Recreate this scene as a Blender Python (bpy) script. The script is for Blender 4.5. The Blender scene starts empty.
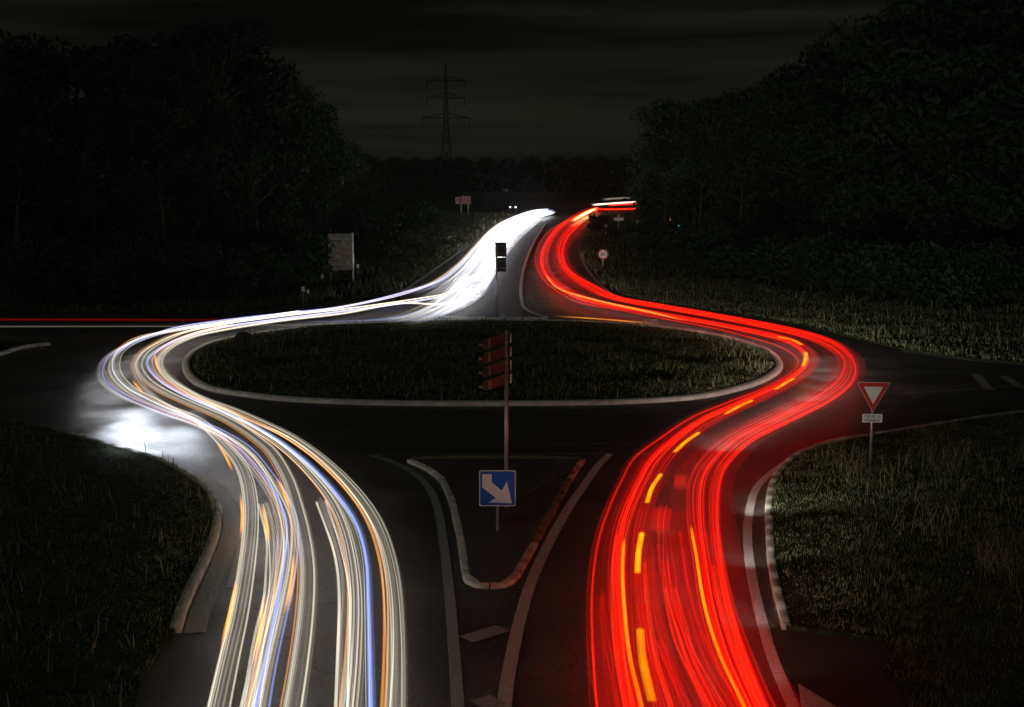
import bpy, bmesh, math, random
import numpy as np
from mathutils import Vector, Matrix
from mathutils.geometry import tessellate_polygon
random.seed(7); RNG = np.random.default_rng(7)
S = bpy.context.scene
COL = S.collection
# ------------------------------------------------------------------ camera, sky, fill light, exposure
F, H, YH = 1300.0, 8.8, 175.0
TH = math.atan((353.5 - YH) / F)
cam = bpy.data.cameras.new('camera'); co = bpy.data.objects.new('camera', cam); COL.objects.link(co)
co.location = (0, 0, H); co.rotation_euler = (math.pi / 2 - TH, 0, 0)
cam.sensor_width = 36; cam.lens = F / 1024 * 36; cam.clip_end = 6000; cam.clip_start = .1
S.camera = co
S.view_settings.view_transform = 'Standard'; S.view_settings.look = 'None'
S.view_settings.exposure = 0; S.view_settings.gamma = 1
S.cycles.transparent_max_bounces = 32; S.cycles.max_bounces = 3
S.cycles.use_denoising = True; S.cycles.use_adaptive_sampling = True; S.cycles.adaptive_threshold = .05; S.cycles.volume_bounces = 0; S.cycles.diffuse_bounces = 2; S.cycles.light_sampling_threshold = .02; S.cycles.sample_clamp_indirect = 3.0; S.cycles.sample_clamp_direct = 0
S.cycles.caustics_reflective = False; S.cycles.caustics_refractive = False
W = bpy.data.worlds.new("World"); S.world = W; W.use_nodes = True
nt = W.node_tree; nt.nodes.clear(); N = nt.nodes; Lk = nt.links
out = N.new('ShaderNodeOutputWorld'); bg1 = N.new('ShaderNodeBackground'); bg2 = N.new('ShaderNodeBackground')
sky = N.new('ShaderNodeTexSky'); sky.sky_type = 'NISHITA'; sky.sun_disc = False
sky.sun_elevation = math.radians(-8); sky.sun_rotation = math.radians(205)
Lk.new(sky.outputs[0], bg1.inputs[0]); bg1.inputs[1].default_value = 0.02
tc = N.new('ShaderNodeTexCoord'); mp = N.new('ShaderNodeMapping'); mp.inputs['Scale'].default_value = (1.6, 1.6, 26)
mp.inputs['Rotation'].default_value = (0, math.radians(1.2), 0)
nz = N.new('ShaderNodeTexNoise'); nz.inputs['Scale'].default_value = 1.3; nz.inputs['Detail'].default_value = 5; nz.inputs['Distortion'].default_value = .3
Lk.new(tc.outputs['Generated'], mp.inputs[0]); Lk.new(mp.outputs[0], nz.inputs['Vector'])
sep = N.new('ShaderNodeSeparateXYZ'); Lk.new(tc.outputs['Generated'], sep.inputs[0])
gr = N.new('ShaderNodeMapRange'); gr.inputs[1].default_value = 0.0; gr.inputs[2].default_value = .14; gr.inputs[3].default_value = 1.0; gr.inputs[4].default_value = .42
Lk.new(sep.outputs[2], gr.inputs[0])
rp = N.new('ShaderNodeValToRGB'); rp.color_ramp.elements[0].position = .40; rp.color_ramp.elements[0].color = (.0026, .0031, .0021, 1)
rp.color_ramp.elements[1].position = .63; rp.color_ramp.elements[1].color = (.0150, .0158, .0108, 1)
Lk.new(nz.outputs[0], rp.inputs[0]); Lk.new(rp.outputs[0], bg2.inputs[0]); Lk.new(gr.outputs[0], bg2.inputs[1])
ad = N.new('ShaderNodeAddShader'); Lk.new(bg1.outputs[0], ad.inputs[0]); Lk.new(bg2.outputs[0], ad.inputs[1]); Lk.new(ad.outputs[0], out.inputs[0])
fill_light = bpy.data.lights.new('fill_light', 'SUN'); fill_light.energy = .11; fill_light.angle = math.radians(.5); fill_light.color = (.80, 1, .86)  # unseen source, added as dim fill for the foreground, greenish against the red cast
mo = bpy.data.objects.new('fill_light', fill_light); COL.objects.link(mo); mo.rotation_euler = (math.radians(48), 0, math.radians(-25))

# ------------------------------------------------------------------ geometry of the view: pixel -> world point at height z
def at(x, y, z=0.0):
    dx, dy = (x - 512) / F, (353.5 - y) / F
    d = Vector((dx, math.cos(TH) + dy * math.sin(TH), -math.sin(TH) + dy * math.cos(TH)))
    t = (z - H) / d.z
    return Vector((d.x * t, d.y * t, z))
def atp(pts, z=0.0): return [at(x, y, z) for x, y in pts]
def aty(x, Y):       # world X of a column at distance Y
    return (x - 512) / F * Y * 1.0 / 1.0
def crv(pts, step=None, n=None):
    """Catmull-Rom through points (any dim) resampled evenly"""
    P = np.array([list(p) for p in pts], float)
    P = np.vstack([2 * P[0] - P[1], P, 2 * P[-1] - P[-2]])
    o = []
    for i in range(1, len(P) - 2):
        a, b, c, d = P[i - 1], P[i], P[i + 1], P[i + 2]
        for t in np.linspace(0, 1, 10, endpoint=False):
            o.append(.5 * ((2 * b) + (-a + c) * t + (2 * a - 5 * b + 4 * c - d) * t * t + (-a + 3 * b - 3 * c + d) * t ** 3))
    o.append(P[-2]); o = np.array(o)
    s = np.r_[0, np.cumsum(np.linalg.norm(np.diff(o, axis=0), axis=1))]
    if n is None: n = max(2, int(s[-1] / step) + 1)
    q = np.linspace(0, s[-1], n)
    return np.stack([np.interp(q, s, o[:, k]) for k in range(o.shape[1])], 1)

# ------------------------------------------------------------------ materials
MATS = {}
def mat(name, col, rough=.7, metal=0, var=.0, scale=8, bump=0, spec=.5, coord='Object'):
    if name in MATS: return MATS[name]
    m = bpy.data.materials.new(name); m.use_nodes = True; n = m.node_tree.nodes; l = m.node_tree.links
    p = n['Principled BSDF']; p.inputs['Roughness'].default_value = rough; p.inputs['Metallic'].default_value = metal
    p.inputs['Specular IOR Level'].default_value = spec
    t = n.new('ShaderNodeTexCoord'); z = n.new('ShaderNodeTexNoise'); z.inputs['Scale'].default_value = scale; z.inputs['Detail'].default_value = 6
    l.new(t.outputs[coord], z.inputs['Vector'])
    r = n.new('ShaderNodeValToRGB'); r.color_ramp.elements[0].position = .3; r.color_ramp.elements[1].position = .7
    r.color_ramp.elements[0].color = tuple(c * (1 - var) for c in col) + (1,); r.color_ramp.elements[1].color = tuple(min(1, c * (1 + var)) for c in col) + (1,)
    l.new(z.outputs[0], r.inputs[0]); l.new(r.outputs[0], p.inputs['Base Color'])
    if bump:
        b = n.new('ShaderNodeBump'); b.inputs['Strength'].default_value = bump; b.inputs['Distance'].default_value = .03
        l.new(z.outputs[0], b.inputs['Height']); l.new(b.outputs[0], p.inputs['Normal'])
    MATS[name] = m; return m
def asphalt(name, base=.045, wet=.5):
    m = bpy.data.materials.new(name); m.use_nodes = True; n = m.node_tree.nodes; l = m.node_tree.links
    p = n['Principled BSDF']; t = n.new('ShaderNodeTexCoord')
    a = n.new('ShaderNodeTexNoise'); a.inputs['Scale'].default_value = .35; a.inputs['Detail'].default_value = 6; a.inputs['Roughness'].default_value = .65
    b = n.new('ShaderNodeTexNoise'); b.inputs['Scale'].default_value = 22; b.inputs['Detail'].default_value = 5; b.inputs['Roughness'].default_value = .7
    c = n.new('ShaderNodeTexVoronoi'); c.inputs['Scale'].default_value = 16; c.feature = 'F1'
    for q in (a, b, c): l.new(t.outputs['Object'], q.inputs['Vector'])
    mx = n.new('ShaderNodeMath'); mx.operation = 'MULTIPLY_ADD'; mx.inputs[1].default_value = .5
    l.new(a.outputs[0], mx.inputs[0]); l.new(b.outputs[0], mx.inputs[2])
    r = n.new('ShaderNodeValToRGB'); r.color_ramp.elements[0].position = .58; r.color_ramp.elements[1].position = .92
    r.color_ramp.elements[0].color = (base * .25, base * .25, base * .24, 1); r.color_ramp.elements[1].color = (base * 2.2, base * 2.15, base * 2.0, 1)
    l.new(mx.outputs[0], r.inputs[0])
    # pale grit scattered in the surface
    lt = n.new('ShaderNodeMath'); lt.operation = 'LESS_THAN'; lt.inputs[1].default_value = .13; l.new(c.outputs['Distance'], lt.inputs[0])
    g = n.new('ShaderNodeTexNoise'); g.inputs['Scale'].default_value = .9; l.new(t.outputs['Object'], g.inputs['Vector'])
    gt = n.new('ShaderNodeMath'); gt.operation = 'GREATER_THAN'; gt.inputs[1].default_value = .55; l.new(g.outputs[0], gt.inputs[0])
    mm = n.new('ShaderNodeMath'); mm.operation = 'MULTIPLY'; l.new(lt.outputs[0], mm.inputs[0]); l.new(gt.outputs[0], mm.inputs[1])
    m8 = n.new('ShaderNodeMath'); m8.operation = 'MULTIPLY'; m8.inputs[1].default_value = .6; l.new(mm.outputs[0], m8.inputs[0])
    ck = n.new('ShaderNodeTexVoronoi'); ck.feature = 'DISTANCE_TO_EDGE'; ck.inputs['Scale'].default_value = .22
    wv = n.new('ShaderNodeMixRGB'); wv.inputs[0].default_value = .12; wn = n.new('ShaderNodeTexNoise'); wn.inputs['Scale'].default_value = 1.6; wn.inputs['Detail'].default_value = 5
    l.new(t.outputs['Object'], wn.inputs['Vector']); wv.blend_type = 'ADD'; wv.inputs[0].default_value = 1.2; l.new(t.outputs['Object'], wv.inputs[1]); l.new(wn.outputs[1], wv.inputs[2]); l.new(wv.outputs[0], ck.inputs['Vector'])
    cl_ = n.new('ShaderNodeMapRange'); cl_.inputs[1].default_value = .002; cl_.inputs[2].default_value = .008; cl_.inputs[3].default_value = .35; cl_.inputs[4].default_value = 1; l.new(ck.outputs['Distance'], cl_.inputs[0])
    rc = n.new('ShaderNodeMixRGB'); rc.blend_type = 'MULTIPLY'; rc.inputs[0].default_value = 1; l.new(r.outputs[0], rc.inputs[1]); l.new(cl_.outputs[0], rc.inputs[2]); r = rc
    mix = n.new('ShaderNodeMix'); mix.data_type = 'RGBA'; l.new(m8.outputs[0], mix.inputs[0]); l.new(r.outputs[0], mix.inputs[6]); mix.inputs[7].default_value = (.26, .25, .22, 1)
    l.new(mix.outputs[2], p.inputs['Base Color'])
    rr = n.new('ShaderNodeMapRange'); rr.inputs[1].default_value = .62; rr.inputs[2].default_value = .88; rr.inputs[3].default_value = .30 if wet > .4 else .6; rr.inputs[4].default_value = .75 if wet > .4 else .85
    l.new(mx.outputs[0], rr.inputs[0]); l.new(rr.outputs[0], p.inputs['Roughness'])
    bp = n.new('ShaderNodeBump'); bp.inputs['Strength'].default_value = .8; bp.inputs['Distance'].default_value = .02
    l.new(b.outputs[0], bp.inputs['Height']); l.new(bp.outputs[0], p.inputs['Normal'])
    MATS[name] = m; return m
def worn_paint(name, col, wear=.45):
    m = bpy.data.materials.new(name); m.use_nodes = True; n = m.node_tree.nodes; l = m.node_tree.links
    p = n['Principled BSDF']; p.inputs['Roughness'].default_value = .6; t = n.new('ShaderNodeTexCoord')
    a = n.new('ShaderNodeTexNoise'); a.inputs['Scale'].default_value = 14; a.inputs['Detail'].default_value = 8; a.inputs['Roughness'].default_value = .75
    l.new(t.outputs['Object'], a.inputs['Vector'])
    r = n.new('ShaderNodeValToRGB'); r.color_ramp.elements[0].position = wear - .06; r.color_ramp.elements[1].position = wear + .08
    r.color_ramp.elements[0].color = (.12, .118, .11, 1); r.color_ramp.elements[1].color = col + (1,)
    l.new(a.outputs[0], r.inputs[0]); l.new(r.outputs[0], p.inputs['Base Color'])
    MATS[name] = m; return m
def glow(name, col, s, p=1.5):
    """light left hanging along a lamp's path: emission added to clear air, softer towards the edge of the streak"""
    m = bpy.data.materials.new(name); m.use_nodes = True; n = m.node_tree.nodes; l = m.node_tree.links; n.clear()
    o = n.new('ShaderNodeOutputMaterial'); tr = n.new('ShaderNodeBsdfTransparent'); e = n.new('ShaderNodeEmission'); ad = n.new('ShaderNodeAddShader')
    lw = n.new('ShaderNodeLayerWeight'); lw.inputs[0].default_value = .5
    lw.name = 'edge'; sb = n.new('ShaderNodeMath'); sb.operation = 'SUBTRACT'; sb.inputs[0].default_value = 1; l.new(lw.outputs['Facing'], sb.inputs[1])
    pw = n.new('ShaderNodeMath'); pw.operation = 'POWER'; pw.inputs[1].default_value = p; l.new(sb.outputs[0], pw.inputs[0])
    at_ = n.new('ShaderNodeAttribute'); at_.attribute_name = 'glow'
    mu = n.new('ShaderNodeMath'); mu.operation = 'MULTIPLY'; l.new(pw.outputs[0], mu.inputs[0]); l.new(at_.outputs['Fac'], mu.inputs[1])
    m2 = n.new('ShaderNodeMath'); m2.operation = 'MULTIPLY'; m2.inputs[1].default_value = s; l.new(mu.outputs[0], m2.inputs[0])
    e.inputs[0].default_value = col + (1,); l.new(m2.outputs[0], e.inputs[1])
    l.new(tr.outputs[0], ad.inputs[0]); l.new(e.outputs[0], ad.inputs[1]); l.new(ad.outputs[0], o.inputs[0])
    MATS[name] = m; return m
def lamp_mat(name, col, s):
    m = bpy.data.materials.new(name); m.use_nodes = True; p = m.node_tree.nodes['Principled BSDF']
    p.inputs['Base Color'].default_value = col + (1,); p.inputs['Emission Color'].default_value = col + (1,); p.inputs['Emission Strength'].default_value = s
    MATS[name] = m; return m
M_road = asphalt('asphalt', .042, .5)
M_isl = asphalt('island_asphalt', .05, .2)
M_line = worn_paint('road_paint', (.46, .46, .44), .41)
M_line2 = worn_paint('faded_paint', (.26, .26, .25), .40)
M_kw = mat('kerb_paint_white', (.50, .49, .43), .8, var=.3, scale=11, bump=.04)
M_kc = mat('kerb_concrete', (.32, .31, .27), .85, var=.15, scale=20, bump=0)
M_ko = mat('kerb_mossy', (.17, .165, .09), .85, var=.35, scale=9, bump=.04)
M_soil = mat('soil_grass', (.030, .038, .018), 1.0, var=.6, scale=2.4, bump=1.0, spec=.05)
M_grass = mat('grass_blade', (.13, .15, .085), .75, var=.85, scale=3.5, spec=.25)
M_dry = mat('dry_grass', (.20, .19, .11), .75, var=.5, scale=3, spec=.25)
M_scrub = mat('scrub', (.075, .085, .05), .8, var=.5, scale=.3, spec=.2)
M_leaf = mat('leaf', (.022, .050, .024), .7, var=.45, scale=.5, spec=.25)
M_leaf2 = mat('leaf_dark', (.017, .040, .019), .7, var=.45, scale=.5, spec=.25)
M_bark = mat('bark', (.09, .07, .05), .9, var=.4, scale=4, bump=.5)
M_galv = mat('galvanised', (.45, .46, .45), .42, .55, var=.15, scale=12)
M_back = mat('sign_back', (.22, .22, .21), .5, .4, var=.15, scale=9)
M_dark = mat('dark_metal', (.04, .045, .045), .6, .3, var=.2, scale=9)
M_white = mat('sign_white', (.78, .78, .76), .45, var=.06, scale=10)
M_red = mat('sign_red', (.55, .03, .025), .45, var=.1, scale=10)
M_blue = mat('sign_blue', (.002, .085, .50), .4, var=.1, scale=8)
M_black = mat('sign_black', (.02, .02, .02), .5)
M_brown = mat('sign_panel_dull', (.11, .125, .09), .32, var=.2, scale=10)
M_pink = mat('billboard_pink', (.40, .21, .18), .6, var=.15, scale=3)
M_steel = mat('pylon_steel', (.05, .055, .05), .6, .4, var=.1)

# ------------------------------------------------------------------ object helpers
def tag(o, label=None, cat=None, group=None, kind=None):
    if label: o['label'] = label
    if cat: o['category'] = cat
    if group: o['group'] = group
    if kind: o['kind'] = kind
    return o
def empty(name, loc, rz=0, label=None, cat=None, group=None):
    o = bpy.data.objects.new(name, None); COL.objects.link(o); o.location = loc; o.rotation_euler = (0, 0, rz)
    o.empty_display_size = .2
    return tag(o, label, cat, group)
def link(name, me, m, parent=None, smooth=False):
    me.name = name
    for q in (m if isinstance(m, (list, tuple)) else [m]): me.materials.append(q)
    if smooth:
        for f in me.polygons: f.use_smooth = True
    o = bpy.data.objects.new(name, me); COL.objects.link(o)
    if parent: o.parent = parent
    return o
def bmobj(name, bm, m, parent=None, smooth=False):
    bmesh.ops.recalc_face_normals(bm, faces=bm.faces)
    me = bpy.data.meshes.new(name); bm.to_mesh(me); bm.free(); return link(name, me, m, parent, smooth)
def nmesh(name, V, Fc, m, parent=None, attr=None, smooth=False):
    V = np.asarray(V, np.float32); Fc = np.asarray(Fc, np.int32)
    me = bpy.data.meshes.new(name); k = Fc.shape[1]
    me.vertices.add(len(V)); me.vertices.foreach_set('co', V.ravel())
    me.loops.add(Fc.size); me.loops.foreach_set('vertex_index', Fc.ravel())
    me.polygons.add(len(Fc)); me.polygons.foreach_set('loop_start', np.arange(0, Fc.size, k, dtype=np.int32))
    me.polygons.foreach_set('loop_total', np.full(len(Fc), k, np.int32))
    me.update(calc_edges=True)
    if attr is not None:
        a = me.attributes.new('glow', 'FLOAT', 'POINT'); a.data.foreach_set('value', np.asarray(attr, np.float32))
    if smooth: me.polygons.foreach_set('use_smooth', np.ones(len(Fc), bool))
    me.validate()
    return link(name, me, m, parent)
def sheet(name, pts, z, m, thick=0, kind='structure'):
    pts = [Vector((p[0], p[1], 0)) for p in pts]
    bm = bmesh.new(); tri = tessellate_polygon([pts])
    vs = [bm.verts.new((p.x, p.y, z)) for p in pts]
    for t in tri:
        try: bm.faces.new([vs[i] for i in t])
        except ValueError: pass
    if thick:
        lo = [bm.verts.new((p.x, p.y, z - thick)) for p in pts]
        for i in range(len(pts)):
            j = (i + 1) % len(pts); bm.faces.new((vs[i], vs[j], lo[j], lo[i]))
    for f in bm.faces:
        pass
    o = bmobj(name, bm, m); tag(o, kind=kind); return o
def side(P, closed=False):
    T = np.gradient(P, axis=0)
    if closed: T = np.roll(P, -1, 0) - np.roll(P, 1, 0)
    T = T / (np.linalg.norm(T, axis=1, keepdims=True) + 1e-9)
    return np.stack([T[:, 1], -T[:, 0], 0 * T[:, 0]], 1) / (np.linalg.norm(T[:, :2], axis=1, keepdims=True) + 1e-9), T
def strip(name, pts, w, z, m, step=.6):
    P = crv([(p[0], p[1], 0) for p in pts], step=step); Sd, _ = side(P)
    wv = np.linspace(w[0], w[1], len(P))[:, None] / 2 if isinstance(w, tuple) else w / 2
    A = P - Sd * wv; B = P + Sd * wv; V = np.empty((2 * len(P), 3)); V[0::2] = A; V[1::2] = B; V[:, 2] = z
    i = np.arange(len(P) - 1) * 2; o = nmesh(name, V, np.stack([i, i + 1, i + 3, i + 2], 1), m); tag(o, kind='structure'); return o
def kerb(name, pts, w, h, m, z0=0, step=.3, offset=0, stone=1.0):
    P = crv([(p[0], p[1], 0) for p in pts], step=step); Sd, _ = side(P); P = P + Sd * offset
    prof = [(-w / 2, -.05), (-w / 2, h - .025), (-w / 2 + .02, h), (w / 2 - .012, h), (w / 2, h - .012), (w / 2, -.05)]
    k = len(prof); V = []; Fc = []; L_ = np.r_[0, np.cumsum(np.linalg.norm(np.diff(P, axis=0), axis=1))]; g = np.random.default_rng(len(P)); a0 = 0.0
    while a0 < L_[-1] - .1:                     # separate stones about a metre long, open joints between them
        a1 = min(L_[-1], a0 + stone); q = np.linspace(a0 + .012, a1 - .012, 4); dz = g.normal(0, .004); dx = g.normal(0, .005)
        Q = np.stack([np.interp(q, L_, P[:, 0]), np.interp(q, L_, P[:, 1])], 1); S2 = np.stack([np.interp(q, L_, Sd[:, 0]), np.interp(q, L_, Sd[:, 1])], 1); b = len(V)
        for m_ in range(4):
            for u, v in prof: V.append((Q[m_, 0] + S2[m_, 0] * (u + dx), Q[m_, 1] + S2[m_, 1] * (u + dx), z0 + v + dz))
        for m_ in range(3):
            for n_ in range(k - 1): Fc.append((b + m_ * k + n_, b + m_ * k + n_ + 1, b + (m_ + 1) * k + n_ + 1, b + (m_ + 1) * k + n_))
        for e in (b, b + 3 * k): Fc += [(e, e + 1, e + 4, e + 5), (e + 1, e + 2, e + 3, e + 4)]
        a0 = a1
    o = nmesh(name, V, Fc, m); tag(o, kind='structure'); return o
def add_box(bm, c, s, rot=None):
    r = bmesh.ops.create_cube(bm, size=1); M = Matrix.Translation(c) @ (rot or Matrix.Identity(4)) @ Matrix.Diagonal((s[0], s[1], s[2], 1))
    bmesh.ops.transform(bm, matrix=M, verts=r['verts']); return r['verts']
def add_bar(bm, a, b, r, r2=None, seg=8):
    a, b = Vector(a), Vector(b); d = b - a
    q = bmesh.ops.create_cone(bm, cap_ends=True, segments=seg, radius1=r, radius2=r if r2 is None else r2, depth=d.length)
    M = Matrix.Translation((a + b) / 2) @ d.to_track_quat('Z', 'Y').to_matrix().to_4x4()
    bmesh.ops.transform(bm, matrix=M, verts=q['verts'])
def add_prism(bm, pts, y0, y1):        # outline in x,z extruded along y
    a = [bm.verts.new((x, y0, z)) for x, z in pts]; b = [bm.verts.new((x, y1, z)) for x, z in pts]
    bm.faces.new(a); bm.faces.new(b[::-1])
    for i in range(len(pts)):
        j = (i + 1) % len(pts); bm.faces.new((a[i], b[i], b[j], a[j]))
def bx(name, c, s, m, parent=None, rot=None):
    bm = bmesh.new(); add_box(bm, c, s, rot); return bmobj(name, bm, m, parent)
def bar(name, a, b, r, m, parent=None, r2=None, seg=12):
    bm = bmesh.new(); add_bar(bm, a, b, r, r2, seg); return bmobj(name, bm, m, parent, True)
def prism(name, pts, y0, y1, m, parent=None):
    bm = bmesh.new(); add_prism(bm, pts, y0, y1); return bmobj(name, bm, m, parent)
def text(name, s, size, loc, m, parent, ext=.002, ry=0):
    cu = bpy.data.curves.new(name, 'FONT'); cu.body = s; cu.size = size; cu.align_x = 'CENTER'; cu.align_y = 'CENTER'; cu.extrude = ext
    o = bpy.data.objects.new(name, cu); COL.objects.link(o)
    dg = bpy.context.evaluated_depsgraph_get(); me = bpy.data.meshes.new_from_object(o.evaluated_get(dg)); bpy.data.objects.remove(o)
    me.transform(Matrix.Translation(loc) @ Matrix.Rotation(math.pi / 2, 4, 'X'))
    me.materials.clear(); return link(name, me, m, parent)
def disc(r, n=28, cx=0, cz=0): return [(cx + r * math.cos(a), cz + r * math.sin(a)) for a in np.linspace(0, 2 * math.pi, n, endpoint=False)]

# ------------------------------------------------------------------ ground, roads, verges
bm = bmesh.new(); vs = [bm.verts.new(p) for p in ((-1400, -60, -.06), (1400, -60, -.06), (1400, 2950, -.06), (-1400, 2950, -.06))]; bm.faces.new(vs)
tag(bmobj('ground', bm, M_soil), kind='structure')
main = [(-90, 8), (90, 8), (90, 92), (-90, 92)]
sheet('road', main, 0, M_road)
north_l = atp([(400, 330), (400, 292), (430, 273), (452, 256), (470, 244), (488, 230), (505, 219), (525, 211.5), (548, 206), (600, 199), (680, 196)])
north_r = atp([(700, 203), (640, 207), (606, 211), (594, 220), (584, 235), (579, 251), (585, 263), (595, 277), (611, 292), (650, 303), (650, 330)])
sheet('road_north', north_l + north_r, .004, M_road)
NW = atp([(180, 322), (231, 314), (294, 305), (345, 299), (401, 290.5), (430, 272), (451, 256), (470, 243), (488, 229.5), (505, 218.5), (525, 211), (548, 205.5), (600, 198.5), (680, 195)])
vNW = [(-160, at(0, 318).y), (at(0, 318).x, at(0, 318).y)] + [(p.x, p.y) for p in NW] + [(260, 700), (-400, 700), (-400, 80)]
sheet('verge', vNW, .05, M_soil, .12)
NE = atp([(700, 204), (640, 208), (606, 212), (594, 221), (584, 236), (579.5, 251), (585, 263), (595, 277), (611, 292), (640, 300), (721, 312), (800, 325), (860, 339.6), (900, 349), (960, 358), (1024, 363), (1250, 378)])
vNE = [(260, 480)] + [(p.x, p.y) for p in NE] + [(300, 60), (400, 480)]
sheet('verge', vNE, .05, M_soil, .12)
SEk = atp([(1250, 385), (1017, 414.7), (925, 428.6), (855.6, 440), (809.4, 451.7), (786, 465.6), (772.4, 486.4), (768.7, 514), (770, 546.5), (774.7, 583.5), (781.6, 611), (786, 630)])
SEc = crv([(p.x, p.y) for p in SEk], step=.7)
vSE = [tuple(p) for p in SEc] + [(p.x, p.y) for p in atp([(832, 635.8), (879, 641), (893, 657), (883, 676), (906, 707), (930, 800)])] + [(60, 14)]
sheet('verge', vSE, .10, M_soil, .14)
SWk = atp([(-250, 395), (0, 422), (56, 433), (111, 448), (156, 461), (185, 476), (203, 488), (213.5, 503), (217, 521), (211.6, 546), (196.4, 580), (181, 614), (175, 634)])
SWc = crv([(p.x, p.y) for p in SWk], step=.7)
vSW = [tuple(p) for p in SWc] + [(p.x, p.y) for p in atp([(160, 650), (140, 690), (125, 770)])] + [(-60, 14)]
sheet('verge', vSW, .10, M_soil, .14)
kerb('kerb', SWc[int(len(SWc) * .45):], .22, .13, M_kc)
kerb('kerb', SEc[int(len(SEc) * .3):], .18, .13, M_kc)
# gutter of small setts along the left bend
gut = worn_paint('gutter_setts', (.30, .29, .27), .48)
strip('gutter', SWc[int(len(SWc) * .45):] * 1.0 + np.array([0.0, 0.0]), .001, .003, gut)
P = crv([(p[0], p[1], 0) for p in SWc[int(len(SWc) * .45):]], step=.5); Sd, _ = side(P)
strip('gutter', P - Sd * .38, .42, .006, gut)
# central island
CI = [(182, 368), (200, 388), (260, 399), (330, 404), (420, 406), (520, 406), (620, 404.5), (700, 399), (750, 388), (775, 377), (783, 367), (777, 357), (762, 348.5), (720, 337), (660, 328), (590, 323), (520, 321.5), (440, 321.5), (360, 324), (290, 330), (225, 340), (193, 352)]
CP = np.array([(p.x, p.y) for p in atp(CI)]); cc = CP.mean(0)
_c = crv(list(CP[-4:]) + list(CP) + list(CP[:5]), n=1200)
_a = int(np.argmin(np.linalg.norm(_c[:600] - CP[0], axis=1))); _b = 600 + int(np.argmin(np.linalg.norm(_c[600:] - CP[0], axis=1)))
c0 = _c[np.linspace(_a, _b, 161).astype(int)][:-1]
_n3, _ = side(np.c_[c0, np.zeros(len(c0))], True)
if ((cc - c0[0]) @ _n3[0, :2]) < 0: _n3 = -_n3
def inset(d): return c0 + _n3[:, :2] * d
def ring(s): return cc + (inset(.38) - cc) * (s / .93)
M_ap = mat('apron_concrete', (.58, .57, .53), .75, var=.22, scale=3, bump=.25)
V = []; nr = len(c0)
for s, z in ((0, .0), (0, .12), (.04, .15), (.2, .17), (.34, .17), (.36, .10)): V.append(np.c_[inset(s), np.full(nr, z)])
V = np.vstack(V); Fc = [(k * nr + i, k * nr + (i + 1) % nr, (k + 1) * nr + (i + 1) % nr, (k + 1) * nr + i) for k in range(5) for i in range(nr)]
tag(nmesh('island_kerb', V, Fc, M_ap), kind='structure')
RAD = np.linspace(.93, 0, 12)
def mound(s): return .10 + .42 * max(0, 1 - (s / .93) ** 2) 
V = np.vstack([np.c_[ring(s), np.full(nr, mound(s))] for s in RAD]); V[:, 2] += .05 * np.sin(V[:, 0] * 1.3) * np.cos(V[:, 1] * .9) * (V[:, 2] > .15)
Fc = [(k * nr + i, k * nr + (i + 1) % nr, (k + 1) * nr + (i + 1) % nr, (k + 1) * nr + i) for k in range(11) for i in range(nr)]
tag(nmesh('island_ground', V, Fc, M_soil, smooth=True), kind='structure')
# near splitter island
SI = atp([(412, 462), (430, 470), (445, 481), (455, 502), (462, 530), (467, 558), (470, 579), (481, 587), (500, 587), (512, 578), (531, 545), (549, 512), (566, 482), (580, 462)])
sheet('splitter_island', [(p.x, p.y) for p in SI], .11, M_isl, .12)
def kp(px, m): kerb('kerb', [(p.x, p.y) for p in atp(px)], .36, .10, m, stone=.8)
kp([(412, 462), (430, 470), (445, 480.5)], M_kw)
kp([(445, 481), (455, 502), (462, 530), (467, 558), (470, 578)], M_kc)
kp([(470.5, 579), (476, 585.5), (481, 587), (500, 587), (508, 582), (514, 575)], M_kw)
kp([(514, 574.5), (531, 545)], M_kw)
kp([(531.3, 544.5), (549, 512), (566, 482)], M_ko)
kp([(566.2, 481.7), (574, 469), (580, 462)], M_kw)
kp([(579, 461), (540, 459.5), (460, 459.5), (413, 461)], M_ko)
# painted lines
def ln(px, w, m=M_line, z=.008): strip('road_marking', [(p.x, p.y) for p in atp(px)], w, z, m, step=.4)
ln([(370, 455), (388, 460.5), (407, 469), (424, 482), (434, 498), (440, 520), (445, 555), (450, 600), (454, 650), (458, 707), (461, 760)], .22, M_line2)
ln([(610, 454), (598, 466), (583, 487), (566, 512), (548, 545), (532, 580), (521, 615), (513, 650), (506, 690), (503, 730)], .25, M_line)
ln([(372, 455), (608, 454)], .13, M_line2, .012)
ln([(466, 640), (503, 628.5)], .42, M_line2, .013); ln([(478, 706), (499, 700)], .5, M_line2, .013)
ln([(1024, 411), (945, 422), (879, 433), (832, 440), (800, 454), (775, 470), (756, 489), (748.3, 519), (748.3, 551), (754, 588), (768, 644), (781.6, 681), (793, 707), (815, 765)], .22)
ln([(60, 433), (94, 440), (151, 451), (189, 466), (216, 487), (235, 513), (241, 540), (238, 562), (231, 588)], .2, M_line2)
ln([(-40, 325.5), (120, 325), (215, 322)], .25)
ln([(402, 291.5), (428, 274.5), (451, 258), (470, 245)], .22, M_line, .016)
ln([(579.5, 250), (583, 262), (593, 277), (611, 293.5), (622, 298)], .2, M_line, .016)
ln([(900, 350.5), (960, 359), (1024, 364.5), (1100, 370)], .22)
for a in (((975, 374), (990, 390)), ((1003, 376), (1022, 388))): ln(a, .4, M_line2)
ln([(905, 393), (950, 390.5), (1060, 383)], .12, M_line2)
for x in (556, 590, 622): ln([(x, 444), (x + 17, 443.5)], .16, M_line2)
ln([(636, 454), (650, 454.5)], .3, M_line2)
sheet('road_marking', [(p.x, p.y) for p in atp([(798, 684), (836, 707), (850, 720), (803, 720)])], .012, M_line)
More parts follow.
